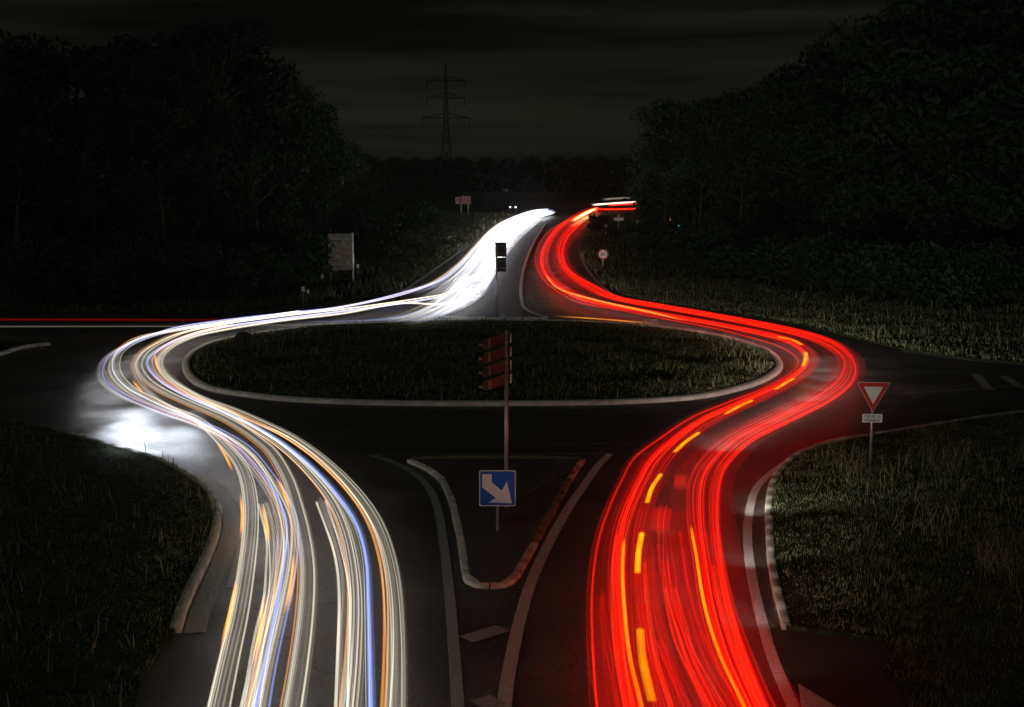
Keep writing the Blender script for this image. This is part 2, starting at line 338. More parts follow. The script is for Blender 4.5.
ln([(200, 407), (330, 413), (420, 414.5), (520, 414.5), (640, 412.5), (720, 406)], .07, M_line2)
# far splitter island
FI = [(440, 318), (462, 311), (483, 297), (493, 280), (500, 266), (510, 252), (522, 238), (541, 221), (545, 225), (533, 245), (525, 265), (521, 285), (522, 304), (529, 313), (547, 319)]
sheet('splitter_island', [(p.x, p.y) for p in atp(FI)], .11, M_isl, .12)
kerb('kerb', atp(FI[:8]), .22, .14, M_kc); kerb('kerb', atp(FI[8:]), .22, .14, M_kc); kerb('kerb', atp([(547, 319.3), (500, 319.6), (440, 318.6)]), .22, .14, M_kw)
LI = [(-120, 392), (0, 355), (22, 348.5), (49, 345), (30, 343), (-120, 344)]
sheet('splitter_island', [(p.x, p.y) for p in atp(LI)], .10, M_soil, .12)
kerb('kerb', atp(LI[:4]), .3, .15, M_kw)

# ------------------------------------------------------------------ grass, brush
def inside(poly, X, Y):
    poly = np.array([(p[0], p[1]) for p in poly]); r = np.zeros(len(X), bool); j = len(poly) - 1
    for i in range(len(poly)):
        xi, yi = poly[i]; xj, yj = poly[j]
        c = ((yi > Y) != (yj > Y)) & (X < (xj - xi) * (Y - yi) / (yj - yi + 1e-12) + xi); r ^= c; j = i
    return r
def pnoise(X, Y, s, seed=0):
    g = np.random.default_rng(seed); v = 0
    for k in range(5):
        a = g.uniform(0, 6.28); f = s * (1.7 ** k); v = v + np.sin(X * f * math.cos(a) + Y * f * math.sin(a) + g.uniform(0, 6)) / (1.25 ** k)
    return v / 3
def grass(name, polys, box, n, h, w, z, m, label, cat='grass', zf=None, tuft=.5, lean=.45, seed=1):
    g = np.random.default_rng(seed); x0, x1, y0, y1 = box
    X = g.uniform(x0, x1, n); Y = g.uniform(y0, y1, n)
    k = inside(polys, X, Y); X, Y = X[k], Y[k]
    nz_ = pnoise(X, Y, 1.1, seed); k = nz_ + g.normal(0, .5, len(X)) > -tuft; X, Y, nz_ = X[k], Y[k], nz_[k]
    Z = np.full(len(X), z) if zf is None else zf(X, Y)
    hh = h * (.45 + .55 * g.random(len(X))) * (1 + .55 * np.clip(nz_, -1, 1)); a = g.uniform(0, 2 * np.pi, len(X)); ww = w * (.6 + .8 * g.random(len(X)))
    la = g.uniform(0, 2 * np.pi, len(X)); ll = hh * lean * g.random(len(X))
    B = np.stack([X, Y, Z], 1); s = np.stack([np.cos(a) * ww, np.sin(a) * ww, 0 * a], 1); t = np.stack([np.cos(la) * ll, np.sin(la) * ll, hh], 1)
    V = np.stack([B - s, B + s, B + t * .55 + s * .7 * 1.0, B + t + t * np.array([.5, .5, 0]), B + t * .55 - s * .7], 1)
    V = V.reshape(-1, 3); i = np.arange(len(X)) * 5
    Fc = np.concatenate([np.stack([i, i + 1, i + 2], 1), np.stack([i, i + 2, i + 4], 1), np.stack([i + 4, i + 2, i + 3], 1)])
    o = nmesh(name, V, Fc, m); tag(o, label, cat, kind='stuff'); return o
def zi(X, Y):
    D = np.stack([X, Y], 1) - cc; ang = np.arctan2(D[:, 1], D[:, 0]); c = c0 - cc; ca = np.arctan2(c[:, 1], c[:, 0]); o = np.argsort(ca)
    R = np.interp(ang, ca[o], np.linalg.norm(c, axis=1)[o], period=2 * np.pi); s = np.linalg.norm(D, axis=1) / R
    return .08 + .42 * np.clip(1 - (s / .93) ** 2, 0, 1)
mx, my = c0.min(0), c0.max(0)
grass('island_grass', ring(.925), (mx[0], my[0], mx[1], my[1]), 110000, .17, .016, .1, M_grass, 'short rough grass covering the round central island of the roundabout', zf=zi, tuft=.9, seed=2)
grass('weeds', ring(.92), (mx[0], my[0], mx[1], my[1]), 7000, .42, .03, .1, M_dry, 'taller straggly weeds scattered over the central island', 'weeds', zf=zi, tuft=-.2, seed=3)
grass('verge_grass', vSE, (6, 30, 18, 52), 230000, .13, .007, .1, M_grass, 'grass bank in the near right corner behind the give way sign', seed=4, tuft=.7)
grass('tall_grass', vSE, (9.4, 24, 19, 40), 11000, .85, .007, .1, M_dry, 'tall dry grass tufts in the bottom right corner', tuft=-.45, lean=.6, seed=5)
grass('tall_grass', vSE, (10.5, 16, 20, 29), 6000, 1.1, .007, .1, M_dry, 'tallest dry grass clump at the bottom right by the dark path', tuft=-.1, lean=.55, seed=15)
grass('verge_grass', vSW, (-34, -6, 18, 52), 200000, .10, .007, .1, M_grass, 'short rough grass on the near left bank inside the bend', seed=6, tuft=.5)
grass('weeds', vSW, (-30, -6, 20, 50), 6000, .45, .018, .1, M_dry, 'low brown weeds on the near left bank', 'weeds', tuft=-.3, seed=16)
grass('verge_grass', vNE, (8, 75, 60, 110), 110000, .20, .03, .05, M_grass, 'lit grass strip along the far edge of the right hand road', seed=7, tuft=.8)
grass('tall_grass', vNE, (10, 60, 68, 112), 3500, .6, .03, .05, M_dry, 'tall weeds behind the red trails on the far right verge', tuft=-.2, seed=8)
grass('verge_grass', vNE, (6, 60, 100, 330), 60000, .5, .08, .05, M_scrub, 'rough grass beside the road north around the speed limit sign', tuft=.8, seed=9)
grass('verge_grass', vNW, (-60, 2, 82, 300), 90000, .5, .07, .05, M_scrub, 'rough grass below the tall direction board on the far left', tuft=.8, seed=10)

# leaf crowns
def leaves(cl, n, size, g):
    """n leaf sprays scattered through the clumps cl = (centre, radii)"""
    k = g.integers(0, len(cl), n); C_ = np.array([c[0] for c in cl])[k]; R_ = np.array([c[1] for c in cl])[k]
    d = g.normal(size=(n, 3)); d /= np.linalg.norm(d, axis=1, keepdims=True); r = g.random(n) ** .45
    P = C_ + d * R_ * r[:, None]
    u = g.normal(size=(n, 3)); u /= np.linalg.norm(u, axis=1, keepdims=True); v = np.cross(u, g.normal(size=(n, 3))); v /= np.linalg.norm(v, axis=1, keepdims=True)
    s = (size * (.5 + g.random(n)))[:, None]
    V = np.stack([P - u * s, P + v * s * .45, P + u * s, P - v * s * .45], 1).reshape(-1, 3)
    i = np.arange(n) * 4; return V, np.stack([i, i + 1, i + 2, i + 3], 1)
def tree_proto(kind, h, seed):
    g = np.random.default_rng(seed); r = .3 * h
    root = empty('tree', (0, 0, -500))
    bm = bmesh.new(); top = h * .8; pts = [Vector((0, 0, 0))]
    for k in range(1, 7): pts.append(Vector((g.normal(0, .12) * k * .5, g.normal(0, .12) * k * .5, top * k / 6)))
    for k in range(6): add_bar(bm, pts[k], pts[k + 1], h * .018 * (1 - k / 7), h * .018 * (1 - (k + 1) / 7), 8)
    cl = []
    nb = 26 if kind != 'pine' else 20
    for k in range(nb):
        if kind == 'pine': zz = h * (.5 + .48 * g.random()); rr = r * (1.15 - abs(zz / h - .72) * 2.2)
        elif kind == 'bushy': zz = h * (.12 + .84 * g.random()); rr = r * 1.05 * math.sqrt(max(.05, 1 - ((zz / h - .45) / .56) ** 2))
        else: zz = h * (.22 + .74 * g.random()); rr = r * math.sqrt(max(.05, 1 - ((zz / h - .58) / .45) ** 2))
        a = g.uniform(0, 6.283); q = rr * (.35 + .6 * g.random()); c = Vector((math.cos(a) * q, math.sin(a) * q, zz))
        s_ = min(zz * .85, top); bi = int(s_ / top * 5.99); base = pts[bi].lerp(pts[bi + 1], .3); add_bar(bm, base - Vector((0, 0, h * .04)), c, h * .0055, h * .002, 5)
        R = r * (.26 + .22 * g.random()); cl.append((tuple(c), (R, R, R * (.6 if kind == 'pine' else .75))))
    cl.append(((0, 0, h * .88), (r * .3, r * .3, h * .1)))
    bmobj('trunk', bm, M_bark, root)
    V, Fc = leaves(cl, 6500, .26 * h / 18, g)
    nmesh('crown', V, Fc, M_leaf2 if kind == 'pine' else M_leaf, root)
    return root
def copy_tree(o, loc, rz, sc, label, cat, group):
    c = o.copy(); COL.objects.link(c)
    for ch in o.children:
        d = ch.copy(); COL.objects.link(d); d.parent = c
    c.location = loc; c.rotation_euler = (0, 0, rz); c.scale = (sc[0], sc[0], sc[1]); return tag(c, label, cat, group)
PH = 18.0
protos = [tree_proto('pine', PH, 1), tree_proto('broad', PH, 2), tree_proto('bushy', PH, 3), tree_proto('broad', PH, 4), tree_proto('pine', PH, 5)]
used = [False] * 5
def put(px, top, Y, k, wid=1.0, label='', group=None):
    h = H + (YH - top) / F * Y; x = (px - 512) / F * Y; g = random.uniform(0, 6.28)
    if not used[k]:
        used[k] = True; o = protos[k]; o.location = (x, Y, 0); o.rotation_euler = (0, 0, g); o.scale = (wid * h / PH, wid * h / PH, h / PH); tag(o, label, 'tree', group); return
    copy_tree(protos[k], (x, Y, 0), g, (wid * h / PH, h / PH), label, 'tree', group)
GL, GR = 'trees of the dark wood on the left', 'trees of the dark wood on the right'
LLab = 'dark leafy tree in the black wood left of the road, merging with its neighbours'
RLab = 'dark leafy tree in the black wood right of the road, merging with its neighbours'
put(222, 27, 118, 0, 1.1, 'tall round-topped pine rising highest above the left wood', None)
for px, top, Y, k in ((-30, 48, 104, 1), (12, 50, 112, 3), (45, 44, 104, 2), (80, 50, 110, 1), (112, 54, 103, 3), (140, 46, 112, 0), (170, 62, 106, 2), (198, 66, 116, 1), (252, 62, 124, 3), (272, 72, 134, 2), (293, 84, 146, 1), (305, 102, 160, 3), (318, 122, 178, 2), (334, 136, 205, 1), (350, 145, 235, 2), (365, 153, 275, 3), (379, 162, 330, 2),
                      (20, 80, 98, 2), (95, 95, 98, 2), (165, 100, 101, 2), (225, 105, 112, 2), (258, 112, 124, 2), (290, 135, 146, 2)): put(px, top, Y, k, 1.0, LLab, GL)
put(846, 34, 118, 4, 1.0, 'tall pine with a rounded crown peaking in the middle of the right wood')
put(738, 92, 168, 3, 1.0, 'round tree crown standing up between the low trees right of the road')
for px, top, Y, k in ((660, 108, 215, 1), (676, 102, 200, 2), (694, 104, 190, 0), (712, 98, 178, 1), (758, 108, 160, 2), (778, 100, 150, 2), (793, 76, 138, 1), (815, 62, 128, 3), (870, 44, 117, 1), (890, 40, 112, 0), (908, 14, 106, 3), (935, -6, 104, 1), (960, -14, 106, 4), (985, -10, 101, 3), (1012, -20, 104, 1), (1045, -20, 100, 3),
                      (665, 150, 190, 2), (700, 140, 172, 2), (740, 130, 152, 2), (785, 120, 136, 2), (830, 110, 120, 2), (880, 95, 112, 2), (930, 80, 104, 2), (985, 70, 101, 2), (1030, 60, 98, 2)): put(px, top, Y, k, 1.15, RLab, GR)
# bushes at the foot of the woods
broot = []
def bush(px, py, h, wid, label, group):
    p = at(px, py); g = np.random.default_rng(int(px * 7 + py))
    if len(broot) < 3:
        cl = [((g.normal(0, .38), g.normal(0, .38), .25 + .4 * g.random()), (.32, .32, .28)) for _ in range(9)]
        V, Fc = leaves(cl, 2600, .05, g); o = nmesh('bush', V, Fc, M_leaf); broot.append(o)
    else:
        o = broot[int(g.integers(0, 3))].copy(); COL.objects.link(o)
    o.location = (p.x, p.y, 0); o.scale = (wid, wid, h); o.rotation_euler = (0, 0, float(g.uniform(0, 6))); tag(o, label, 'bush', group)
for px, py, h, w in ((30, 303, 5, 5), (75, 303, 4, 5), (120, 303, 5.5, 5), (165, 302, 4.5, 5), (205, 299, 5, 5), (245, 296, 4, 4.5), (275, 288, 5, 5), (300, 274, 5, 5), (322, 262, 5, 5), (345, 250, 5, 6), (368, 242, 5, 6), (388, 232, 5, 7), (408, 226, 5, 8)):
    bush(px, py, h, w, 'dark bush at the foot of the left wood behind the verge', 'bushes along the left wood')
for px, py, h, w in ((655, 250, 4, 5), (690, 262, 4, 5), (725, 272, 5, 5), (765, 282, 4.5, 5), (800, 290, 5, 5), (840, 296, 4.5, 5), (880, 300, 5, 5), (920, 303, 4, 5), (960, 305, 5, 5), (1000, 306, 5, 5)):
    bush(px, py, h, w, 'dark bush at the foot of the right wood behind the verge', 'bushes along the right wood')
for px, py, h, w in ((612, 238, 2.0, 1.8), (598, 232, 2.2, 2), (600, 225, 2.6, 2.4)):
    bush(px, py, h, w, 'low roadside bush lit brown beside the red trails near the speed limit sign', 'lit bushes beside the road north')
# far wood as one mass
g = np.random.default_rng(31); cl = []
for i in range(260):
    Y = g.uniform(640, 760); px = 355 + 330 * (i + g.random()) / 260; top = 160.5 + 2.2 * math.sin(i * .35) + g.normal(0, 1.2)
    h = H + (YH - top) / F * Y; x = (px - 512) / F * Y
    cl.append(((x, Y, h - 3.2), (3.6, 3.6, 3.2))); cl.append(((x, Y, h * .4), (4.2, 4.2, h * .42)))
V, Fc = leaves(cl, 60000, 1.0, g)
tag(nmesh('distant_wood', V, Fc, M_leaf2), 'distant band of dark treetops along the horizon under the pylons', 'wood', kind='stuff')

# ------------------------------------------------------------------ pylons and wires
def pylon(px, top, Y, label):
    h = H + (YH - top) / F * Y; x = (px - 512) / F * Y
    root = empty('pylon', (x, Y, 0), .12, label, 'pylon', None)
    wb, wt = h * .13, h * .026
    def w(z): t = z / h; return wb + (wt * 1.3 - wb) * min(1, t / .55) if t < .55 else wt * 1.3 + (wt * .35 - wt * 1.3) * (t - .55) / .45
    bm = bmesh.new(); lv = [0, .14, .27, .38, .47, .55, .62, .69, .76, .83, .9, 1.0]; r = h * .0035
    for a, b in zip(lv[:-1], lv[1:]):
        za, zb = a * h, b * h; A = [(sx * w(za) / 2, sy * w(za) / 2, za) for sx, sy in ((-1, -1), (1, -1), (1, 1), (-1, 1))]; B = [(sx * w(zb) / 2, sy * w(zb) / 2, zb) for sx, sy in ((-1, -1), (1, -1), (1, 1), (-1, 1))]
        for i in range(4):
            j = (i + 1) % 4; add_bar(bm, A[i], B[i], r, seg=4); add_bar(bm, A[i], B[j], r * .6, seg=4); add_bar(bm, A[j], B[i], r * .6, seg=4); add_bar(bm, B[i], B[j], r * .6, seg=4)
    bmobj('lattice_mast', bm, M_steel, root)
    for zc, ha in ((.60, .175), (.745, .14), (.87, .14)):
        bm = bmesh.new(); z = zc * h; q = ha * h; ww = w(z) / 2
        for s in (-1, 1):
            for sy in (-1, 1):
                add_bar(bm, (s * ww, sy * ww, z), (s * q, 0, z), r * .9, seg=4); add_bar(bm, (s * ww, sy * ww, z + h * .035), (s * q, 0, z), r * .8, seg=4)
            for t in (.3, .6): add_bar(bm, (s * (ww + (q - ww) * t), -ww * (1 - t), z), (s * (ww + (q - ww) * t), 0, z + h * .035 * (1 - t)), r * .5, seg=4)
        arm = bmobj('cross_arm', bm, M_steel, root)
        for s in (-1, 1):
            ins = bar('insulator', (s * q, 0, z), (s * q, 0, z - h * .055), r * 1.1, M_steel, arm, seg=6)
    return root, h
p1, h1 = pylon(447, 66, 470, 'tall lattice power pylon with three cross arms, left of centre')
p2, h2 = pylon(522, 139, 1150, 'small distant power pylon just above the horizon wood')
wp = empty('power_line', (0, 470, 0), 0, 'thin sagging power cables running left from the tall pylon', 'power line')
for zc, ha in ((.60, .175), (.745, .14), (.87, .14)):
    for s in (-1, 1):
        a = Vector((p1.location.x + s * ha * h1, 0, zc * h1 - h1 * .055)); b = Vector((-140 + s * ha * 42, -250, zc * 46))
        Pp = [a.lerp(b, t) - Vector((0, 0, 9 * 4 * t * (1 - t) * .5)) for t in np.linspace(0, 1, 24)]
        bm = bmesh.new()
        for u, v in zip(Pp[:-1], Pp[1:]): add_bar(bm, u, v, .035, seg=4)
        bmobj('cable', bm, M_steel, wp)

# gravel and grit around the near splitter island
def gravel(name, spots_, n, label, seed, z=.004, big=1.0):
    g = np.random.default_rng(seed); C_ = []; 
    for (px, py, sx, sy, w) in spots_:
        m_ = int(n * w); c = at(px, py); C_.append(np.stack([c.x + g.normal(0, sx, m_), c.y + g.normal(0, sy, m_), np.full(m_, z)], 1))
    C_ = np.concatenate(C_); n_ = len(C_); s_ = big * (.005 + .011 * g.random(n_) ** 2)[:, None, None]
    oc = np.array([(1, 0, 0), (0, 1, 0), (-1, 0, 0), (0, -1, 0), (0, 0, .9)]); jit = g.uniform(.6, 1.3, (n_, 5, 1))
    V = (C_[:, None, :] + oc[None] * s_ * jit).reshape(-1, 3); i = (np.arange(n_) * 5)[:, None]
    Fc = np.concatenate([i + np.array([[a, (a + 1) % 4, 4]]) for a in range(4)]); 
    tag(nmesh(name, V, Fc, mat('gravel', (.30, .28, .25), .8, var=.5, scale=30)), label, 'gravel', kind='stuff')
gravel('gravel', [(492, 610, .35, 1.6, .3), (425, 600, .35, 3, .2), (440, 470, 1.2, 1.5, .12), (500, 500, .8, 2.5, .18), (545, 560, .3, 2, .08), (410, 480, .8, 1.2, .12), (480, 650, .3, 2, .12), (555, 640, 1.2, 3, .1), (190, 600, .3, 3, .1), (200, 520, .3, 3, .15)], 2600, 'loose pale grit scattered on the asphalt around the near splitter island', 5)
gravel('gravel', [(795, 600, .35, 1.8, .2), (820, 610, .6, 1.5, .2), (805, 520, .4, 3, .2), (835, 590, .6, 2, .15), (850, 500, .5, 3, .1), (815, 470, .8, 2, .15)], 1500, 'pale stones showing between the grass along the near right kerb', 6, .11, 1.3)
gravel('gravel', [(185, 545, .6, 3, .3), (160, 520, 1.0, 3, .2), (190, 505, .5, 2, .2), (130, 480, 1.5, 2, .2), (150, 590, .8, 2, .1)], 1500, 'pale stones and clods on the near left bank behind the kerb', 7, .11, 1.6)
# ------------------------------------------------------------------ signs
def place(px, py, z=0.1): p = at(px, py, z); return p
# keep right sign
p = place(497.5, 531, .11)
t = empty('keep_right_sign', p, 0, 'square blue sign with a white arrow pointing down right on near island', 'road sign')
bar('pole', (0, .05, -.05), (0, .05, 1.45), .035, M_galv, t); bm = bmesh.new(); s_ = .45; zc = 1.08
def rr_pts(s, r, cz, n=5):
    o = []
    for cx_, cz_, a0 in ((s - r, s - r, 0), (-s + r, s - r, 90), (-s + r, -s + r, 180), (s - r, -s + r, 270)):
        for k in range(n): a = math.radians(a0 + 90 * k / (n - 1)); o.append((cx_ + r * math.cos(a), cz + cz_ + r * math.sin(a)))
    return o
prism('sign_rim', rr_pts(.45, .05, zc), -.012, .012, M_white, t)
pl = prism('sign_plate', rr_pts(.425, .04, zc), -.016, -.0125, M_blue, t)
prism('arrow', [(-0.374, zc + 0.356), (-0.141, zc + 0.356), (-0.141, zc + 0.150), (0.110, zc + -0.057), (0.233, zc + 0.189), (0.356, zc + -0.374), (-0.207, zc + -0.348), (-0.040, zc + -0.242), (-0.374, zc + 0.026)], -.021, -.0165, M_white, t)
bx('bracket', (0, .03, zc + .25), (.3, .04, .04), M_galv, t); bx('bracket', (0, .03, zc - .25), (.3, .04, .04), M_galv, t)
# direction mast
p = place(506.5, 507, .11)
t = empty('direction_sign_mast', p, 0, 'tall grey mast with four stacked arrow panels seen almost edge on, behind the blue sign', 'sign mast')
hm = 8.8 - (330 - YH) / F * p.y - .11
bar('mast', (0, 0, -.05), (0, 0, hm), .055, M_galv, t, .045, 16)
rz = math.atan2(-1.3, -.62)
for k in range(4):
    zc = hm - .20 - k * .355
    R = Matrix.Rotation(rz, 4, 'Z')
    bm = bmesh.new(); add_prism(bm, [(-.25, zc - .115), (.1, zc - .115), (1.22, zc - .115), (1.42, zc), (1.22, zc + .115), (-.25, zc + .115)], -.02, .02)
    bmesh.ops.transform(bm, matrix=Matrix.Translation((-.03, -.07, 0)) @ R, verts=bm.verts)
    pn = bmobj('arrow_panel', bm, M_brown, t)
    bm = bmesh.new()
    for x in (.06, 1.0): add_box(bm, (x, .045, zc), (.05, .04, .22))
    add_box(bm, (.50, .03, zc + .119), (1.4, .03, .008)); add_box(bm, (.50, .03, zc - .119), (1.4, .03, .008)); add_box(bm, (1.43, 0, zc), (.03, .07, .05))
    bmesh.ops.transform(bm, matrix=Matrix.Translation((-.03, -.07, 0)) @ R, verts=bm.verts)
    bmobj('panel_rail', bm, M_galv, pn)
    bx('clamp', (-.04, -.02, zc + .1), (.16, .14, .03), M_galv, t); bx('clamp', (-.04, -.02, zc - .1), (.16, .14, .03), M_galv, t)
    bx('panel_end', (.115, .02, zc), (.035, .10, .24), M_galv, t)
# give way sign
p = place(870.5, 465, .1); sc = F / p.y / 1.0
t = empty('give_way_sign', p, math.radians(-4), 'red bordered white triangle pointing down, above a white give way plate on the right', 'road sign')
px2m = p.y / F
ztop = 8.8 - (383 - YH) * px2m - .1; wd = 33.5 * px2m / 2; zb = ztop - 31 * px2m
def tri(s, zc0=0): 
    cz = (2 * ztop + zb) / 3; return [(-wd * s, cz + (ztop - cz) * s), (wd * s, cz + (ztop - cz) * s), (0, cz + (zb - cz) * s)]
prism('sign_rim', tri(1.0), -.012, .012, M_white, t); prism('sign_border', tri(.96), -.016, -.0125, M_red, t); prism('sign_face', tri(.58), -.020, -.0165, M_white, t)
bar('pole', (0, .05, -.1), (0, .05, ztop - .05), .04, M_galv, t)
pz = zb - .04 - 4.5 * px2m; pw = 10 * px2m
pl = prism('text_plate', [(-pw, pz - 4.4 * px2m), (pw, pz - 4.4 * px2m), (pw, pz + 4.4 * px2m), (-pw, pz + 4.4 * px2m)], -.012, .012, M_white, t)
text('lettering', 'CÉDEZ LE\nPASSAGE', .115, (0, -.0145, pz - .005), M_black, pl)
# round sign seen from the back
p = place(244.5, 371, .2); k_ = p.y / F
t = empty('round_sign', p, .1, 'dark round sign seen from behind on the left end of the central island', 'road sign')
zc = 8.8 - (340.5 - YH) * k_ - .2
prism('sign_plate', disc(.42, 32, 0, zc), -.012, .012, M_dark, t); bar('pole', (0, -.05, -.1), (0, -.05, zc + .3), .035, M_dark, t); bx('bracket', (0, -.03, zc), (.4, .03, .04), M_dark, t)
# far splitter mast
p = place(496.8, 314, .11); k_ = p.y / F
t = empty('sign_post', p, 0, 'dark post with two square boards seen from behind against the white glare', 'road sign')
zz = lambda y: 8.8 - (y - YH) * k_ - .11
bar('pole', (0, 0, -.05), (0, 0, zz(243)), .06, M_galv, t)
for a, b, w in ((241.5, 256, 11.5), (256.9, 271, 10.5)):
    bm = bmesh.new(); add_box(bm, (.26, .08, (zz(a) + zz(b)) / 2), (w * k_, .03, abs(zz(a) - zz(b)))); bo = bmobj('sign_board', bm, M_dark, t)
    bm = bmesh.new()
    for q in (.25, .75): add_box(bm, (.26, .045, zz(a) + (zz(b) - zz(a)) * q), (w * k_ * .9, .035, .06))
    bmobj('rail', bm, M_back, bo)
# speed limit
p = place(603, 269.5, .05); k_ = p.y / F
t = empty('speed_limit_sign', p, 0, 'round white sign with a red ring reading 80 on the right verge', 'road sign')
zc = 8.8 - (253.5 - YH) * k_ - .05; r = 5.3 * k_
prism('sign_plate', disc(r, 32, 0, zc), -.012, .012, M_red, t); f_ = prism('sign_face', disc(r * .74, 32, 0, zc), -.018, -.0125, M_white, t)
text('lettering', '80', r * 1.05, (0, -.021, zc), M_black, f_); bar('pole', (0, .06, -.1), (0, .06, zc + r * .6), .05, M_galv, t)
# T shaped white sign
p = place(618.5, 234, .05); k_ = p.y / F; zc = 8.8 - (218.5 - YH) * k_ - .05
t = empty('small_direction_sign', p, 0, 'small white plate with a tiny triangle above it on a thin pole', 'road sign')
bar('pole', (0, .06, -.1), (0, .06, zc + 3 * k_), .06, M_galv, t)
prism('name_plate', [(-4.8 * k_, zc - 1.5 * k_), (4.8 * k_, zc - 1.5 * k_), (4.8 * k_, zc + 1.5 * k_), (-4.8 * k_, zc + 1.5 * k_)], -.02, .02, M_white, t)
q = prism('triangle_plate', [(-1.9 * k_, zc + 2 * k_), (1.9 * k_, zc + 2 * k_), (0, zc + 5.4 * k_)], -.02, .02, M_red, t); prism('triangle_face', [(-1.1 * k_, zc + 2.5 * k_), (1.1 * k_, zc + 2.5 * k_), (0, zc + 4.4 * k_)], -.03, -.021, M_white, q)
# plain post
p = place(606, 235.5, .05); k_ = p.y / F
t = empty('marker_post', p, 0, 'plain grey post standing in the grass left of the small white plate', 'post'); bar('post', (0, 0, -.1), (0, 0, 10.5 * k_), .13, M_galv, t)
bx('reflector', (0, -.14, 9 * k_), (.2, .02, .35), M_white, t)
# town board
p = place(341, 283, .05); k_ = p.y / F; zz = lambda y: 8.8 - (y - YH) * k_ - .05
t = empty('direction_board', p, .10, 'tall pale board with rows of lines and small coloured squares by the left wood', 'sign board')
x0, x1 = -12 * k_, 12 * k_
pl = bx('panel', (0, 0, (zz(233) + zz(269.5)) / 2), (24 * k_, .05, abs(zz(233) - zz(269.5))), mat('board_pale', (.20, .20, .18), .6, var=.2, scale=2), t)
bar('pole', (x1 + .02, .05, -.2), (x1 + .02, .05, zz(232)), .085, mat('board_pole', (.8, .8, .8), .4, .2), t); bar('pole', (x0 + .15, .08, -.1), (x0 + .15, .08, zz(234)), .06, M_galv, t)
M_pict = [mat('pict_brown', (.22, .13, .07)), mat('pict_yellow', (.40, .30, .10)), mat('pict_grey', (.16, .17, .20)), mat('pict_red', (.30, .08, .06))]
for r_ in range(10):
    z = zz(233) - .28 - r_ * (abs(zz(233) - zz(269.5)) - .4) / 9.6
    bm = bmesh.new(); xx = x0 + .12
    if r_ % 2 == 0: add_box(bm, (0, -.032, z + .13), (24 * k_ * .96, .008, .02))
    else:
        for wd_ in np.random.default_rng(r_).uniform(.08, .22, 5): add_box(bm, (xx + wd_ / 2, -.032, z), (wd_, .008, .07)); xx += wd_ + .05
    bmobj('text_row', bm, M_dark, pl)
for i, (u, v) in enumerate(((.45, .25), (.62, .25), (.8, .3), (.62, .42), (.8, .45), (.4, .62), (.62, .62), (.8, .62), (.62, .8), (.8, .8))):
    bx('pictogram', (x0 + 24 * k_ * u, -.034, zz(233) - v * abs(zz(233) - zz(269.5))), (.26, .012, .24), M_pict[i % 4], pl)
# pink billboard
p = place(463, 215, .05); k_ = p.y / F; zz = lambda y: 8.8 - (y - YH) * k_ - .05
t = empty('billboard', p, 0, 'small pinkish billboard on two legs beyond the left verge', 'billboard')
bx('panel', (2.8 * k_, 0, (zz(195.7) + zz(203.5)) / 2), (10 * k_, .15, 7.8 * k_), M_pink, t); bx('side_panel', (-5.2 * k_, .1, (zz(196.5) + zz(203.5)) / 2), (4.6 * k_, .12, 7 * k_), mat('billboard_dull', (.35, .25, .2), .7), t)
for x in (-2, 5): bar('leg', (x * k_, .2, -.1), (x * k_, .2, zz(200)), .16, M_galv, t)
# little white marker posts on the left verge
for px, y0, y1, lab in ((303.5, 289, 307, 'thin marker post with two white caps behind the white trail, left of the direction board'), (322.5, 276, 288, 'short marker post with a white cap just left of the direction board'), (358, 266, 279, 'short marker post with a white cap just right of the direction board')):
    p = place(px, y1, .05); k_ = p.y / F; t = empty('marker_post', p, 0, lab, 'post')
    bar('post', (0, 0, -.1), (0, 0, (y1 - y0) * k_), .04, M_back, t); bx('cap', (0, 0, (y1 - y0) * k_), (.2, .1, .3), M_white, t)
    if px < 310: bx('cap', (.32, 0, (y1 - y0 - 2.5) * k_), (.16, .1, .26), M_white, t); bx('crossbar', (.16, 0, (y1 - y0 - 2.5) * k_), (.3, .05, .05), M_back, t)
# works site on the right: markers, reflectors, round blue sign, amber lamp
for px, y0, y1, w, lab in ((637.5, 221, 228.5, 3, 'small pale striped marker panel at the left end of the row of reflectors'), (685.8, 223.5, 231, 3.2, 'small red and white striped marker panel at the right end of the reflectors')):
    p = place(px, y1 + 4, .05); k_ = p.y / F; t = empty('hazard_marker', p, 0, lab, 'marker panel'); hh = (y1 - y0) * k_; zb_ = 4 * k_
    pl = bx('panel', (0, 0, zb_ + hh / 2), (w * k_, .05, hh), M_white, t); bar('foot', (0, 0, -.1), (0, 0, zb_), .06, M_dark, t)
    for q in ((.3, .62) if px > 650 else (.5,)): bx('stripe', (0, -.035, zb_ + hh * q), (w * k_ * .9, .012, hh * .16), M_red if px > 650 else M_back, pl)
rf = lamp_mat('reflector_glow', (.35, .42, .38), .14)  # reflectors emit a little light of their own instead of returning headlights
for px, py in ((643, 229.5), (647, 228), (652, 227.5), (657, 227.5), (661, 227.5), (666, 228), (654, 233.5), (660, 233.5), (665, 233.5), (670.5, 233.5), (676, 233.5)):
    p = place(px, py + 5, .05); k_ = p.y / F; t = empty('reflector_post', p, 0, 'low dark post carrying a faint pale reflector in the row on the right verge', 'reflector post', 'row of reflector posts on the right verge')
    bar('post', (0, 0, -.1), (0, 0, 5.6 * k_), .07, M_dark, t, seg=8); bx('reflector', (0, -.09, 5 * k_), (1.5 * k_, .03, .9 * k_), rf, t)
p = place(678, 236, .05); k_ = p.y / F; t = empty('round_blue_sign', p, 0, 'small round cyan glowing sign beside the red and white marker', 'road sign')
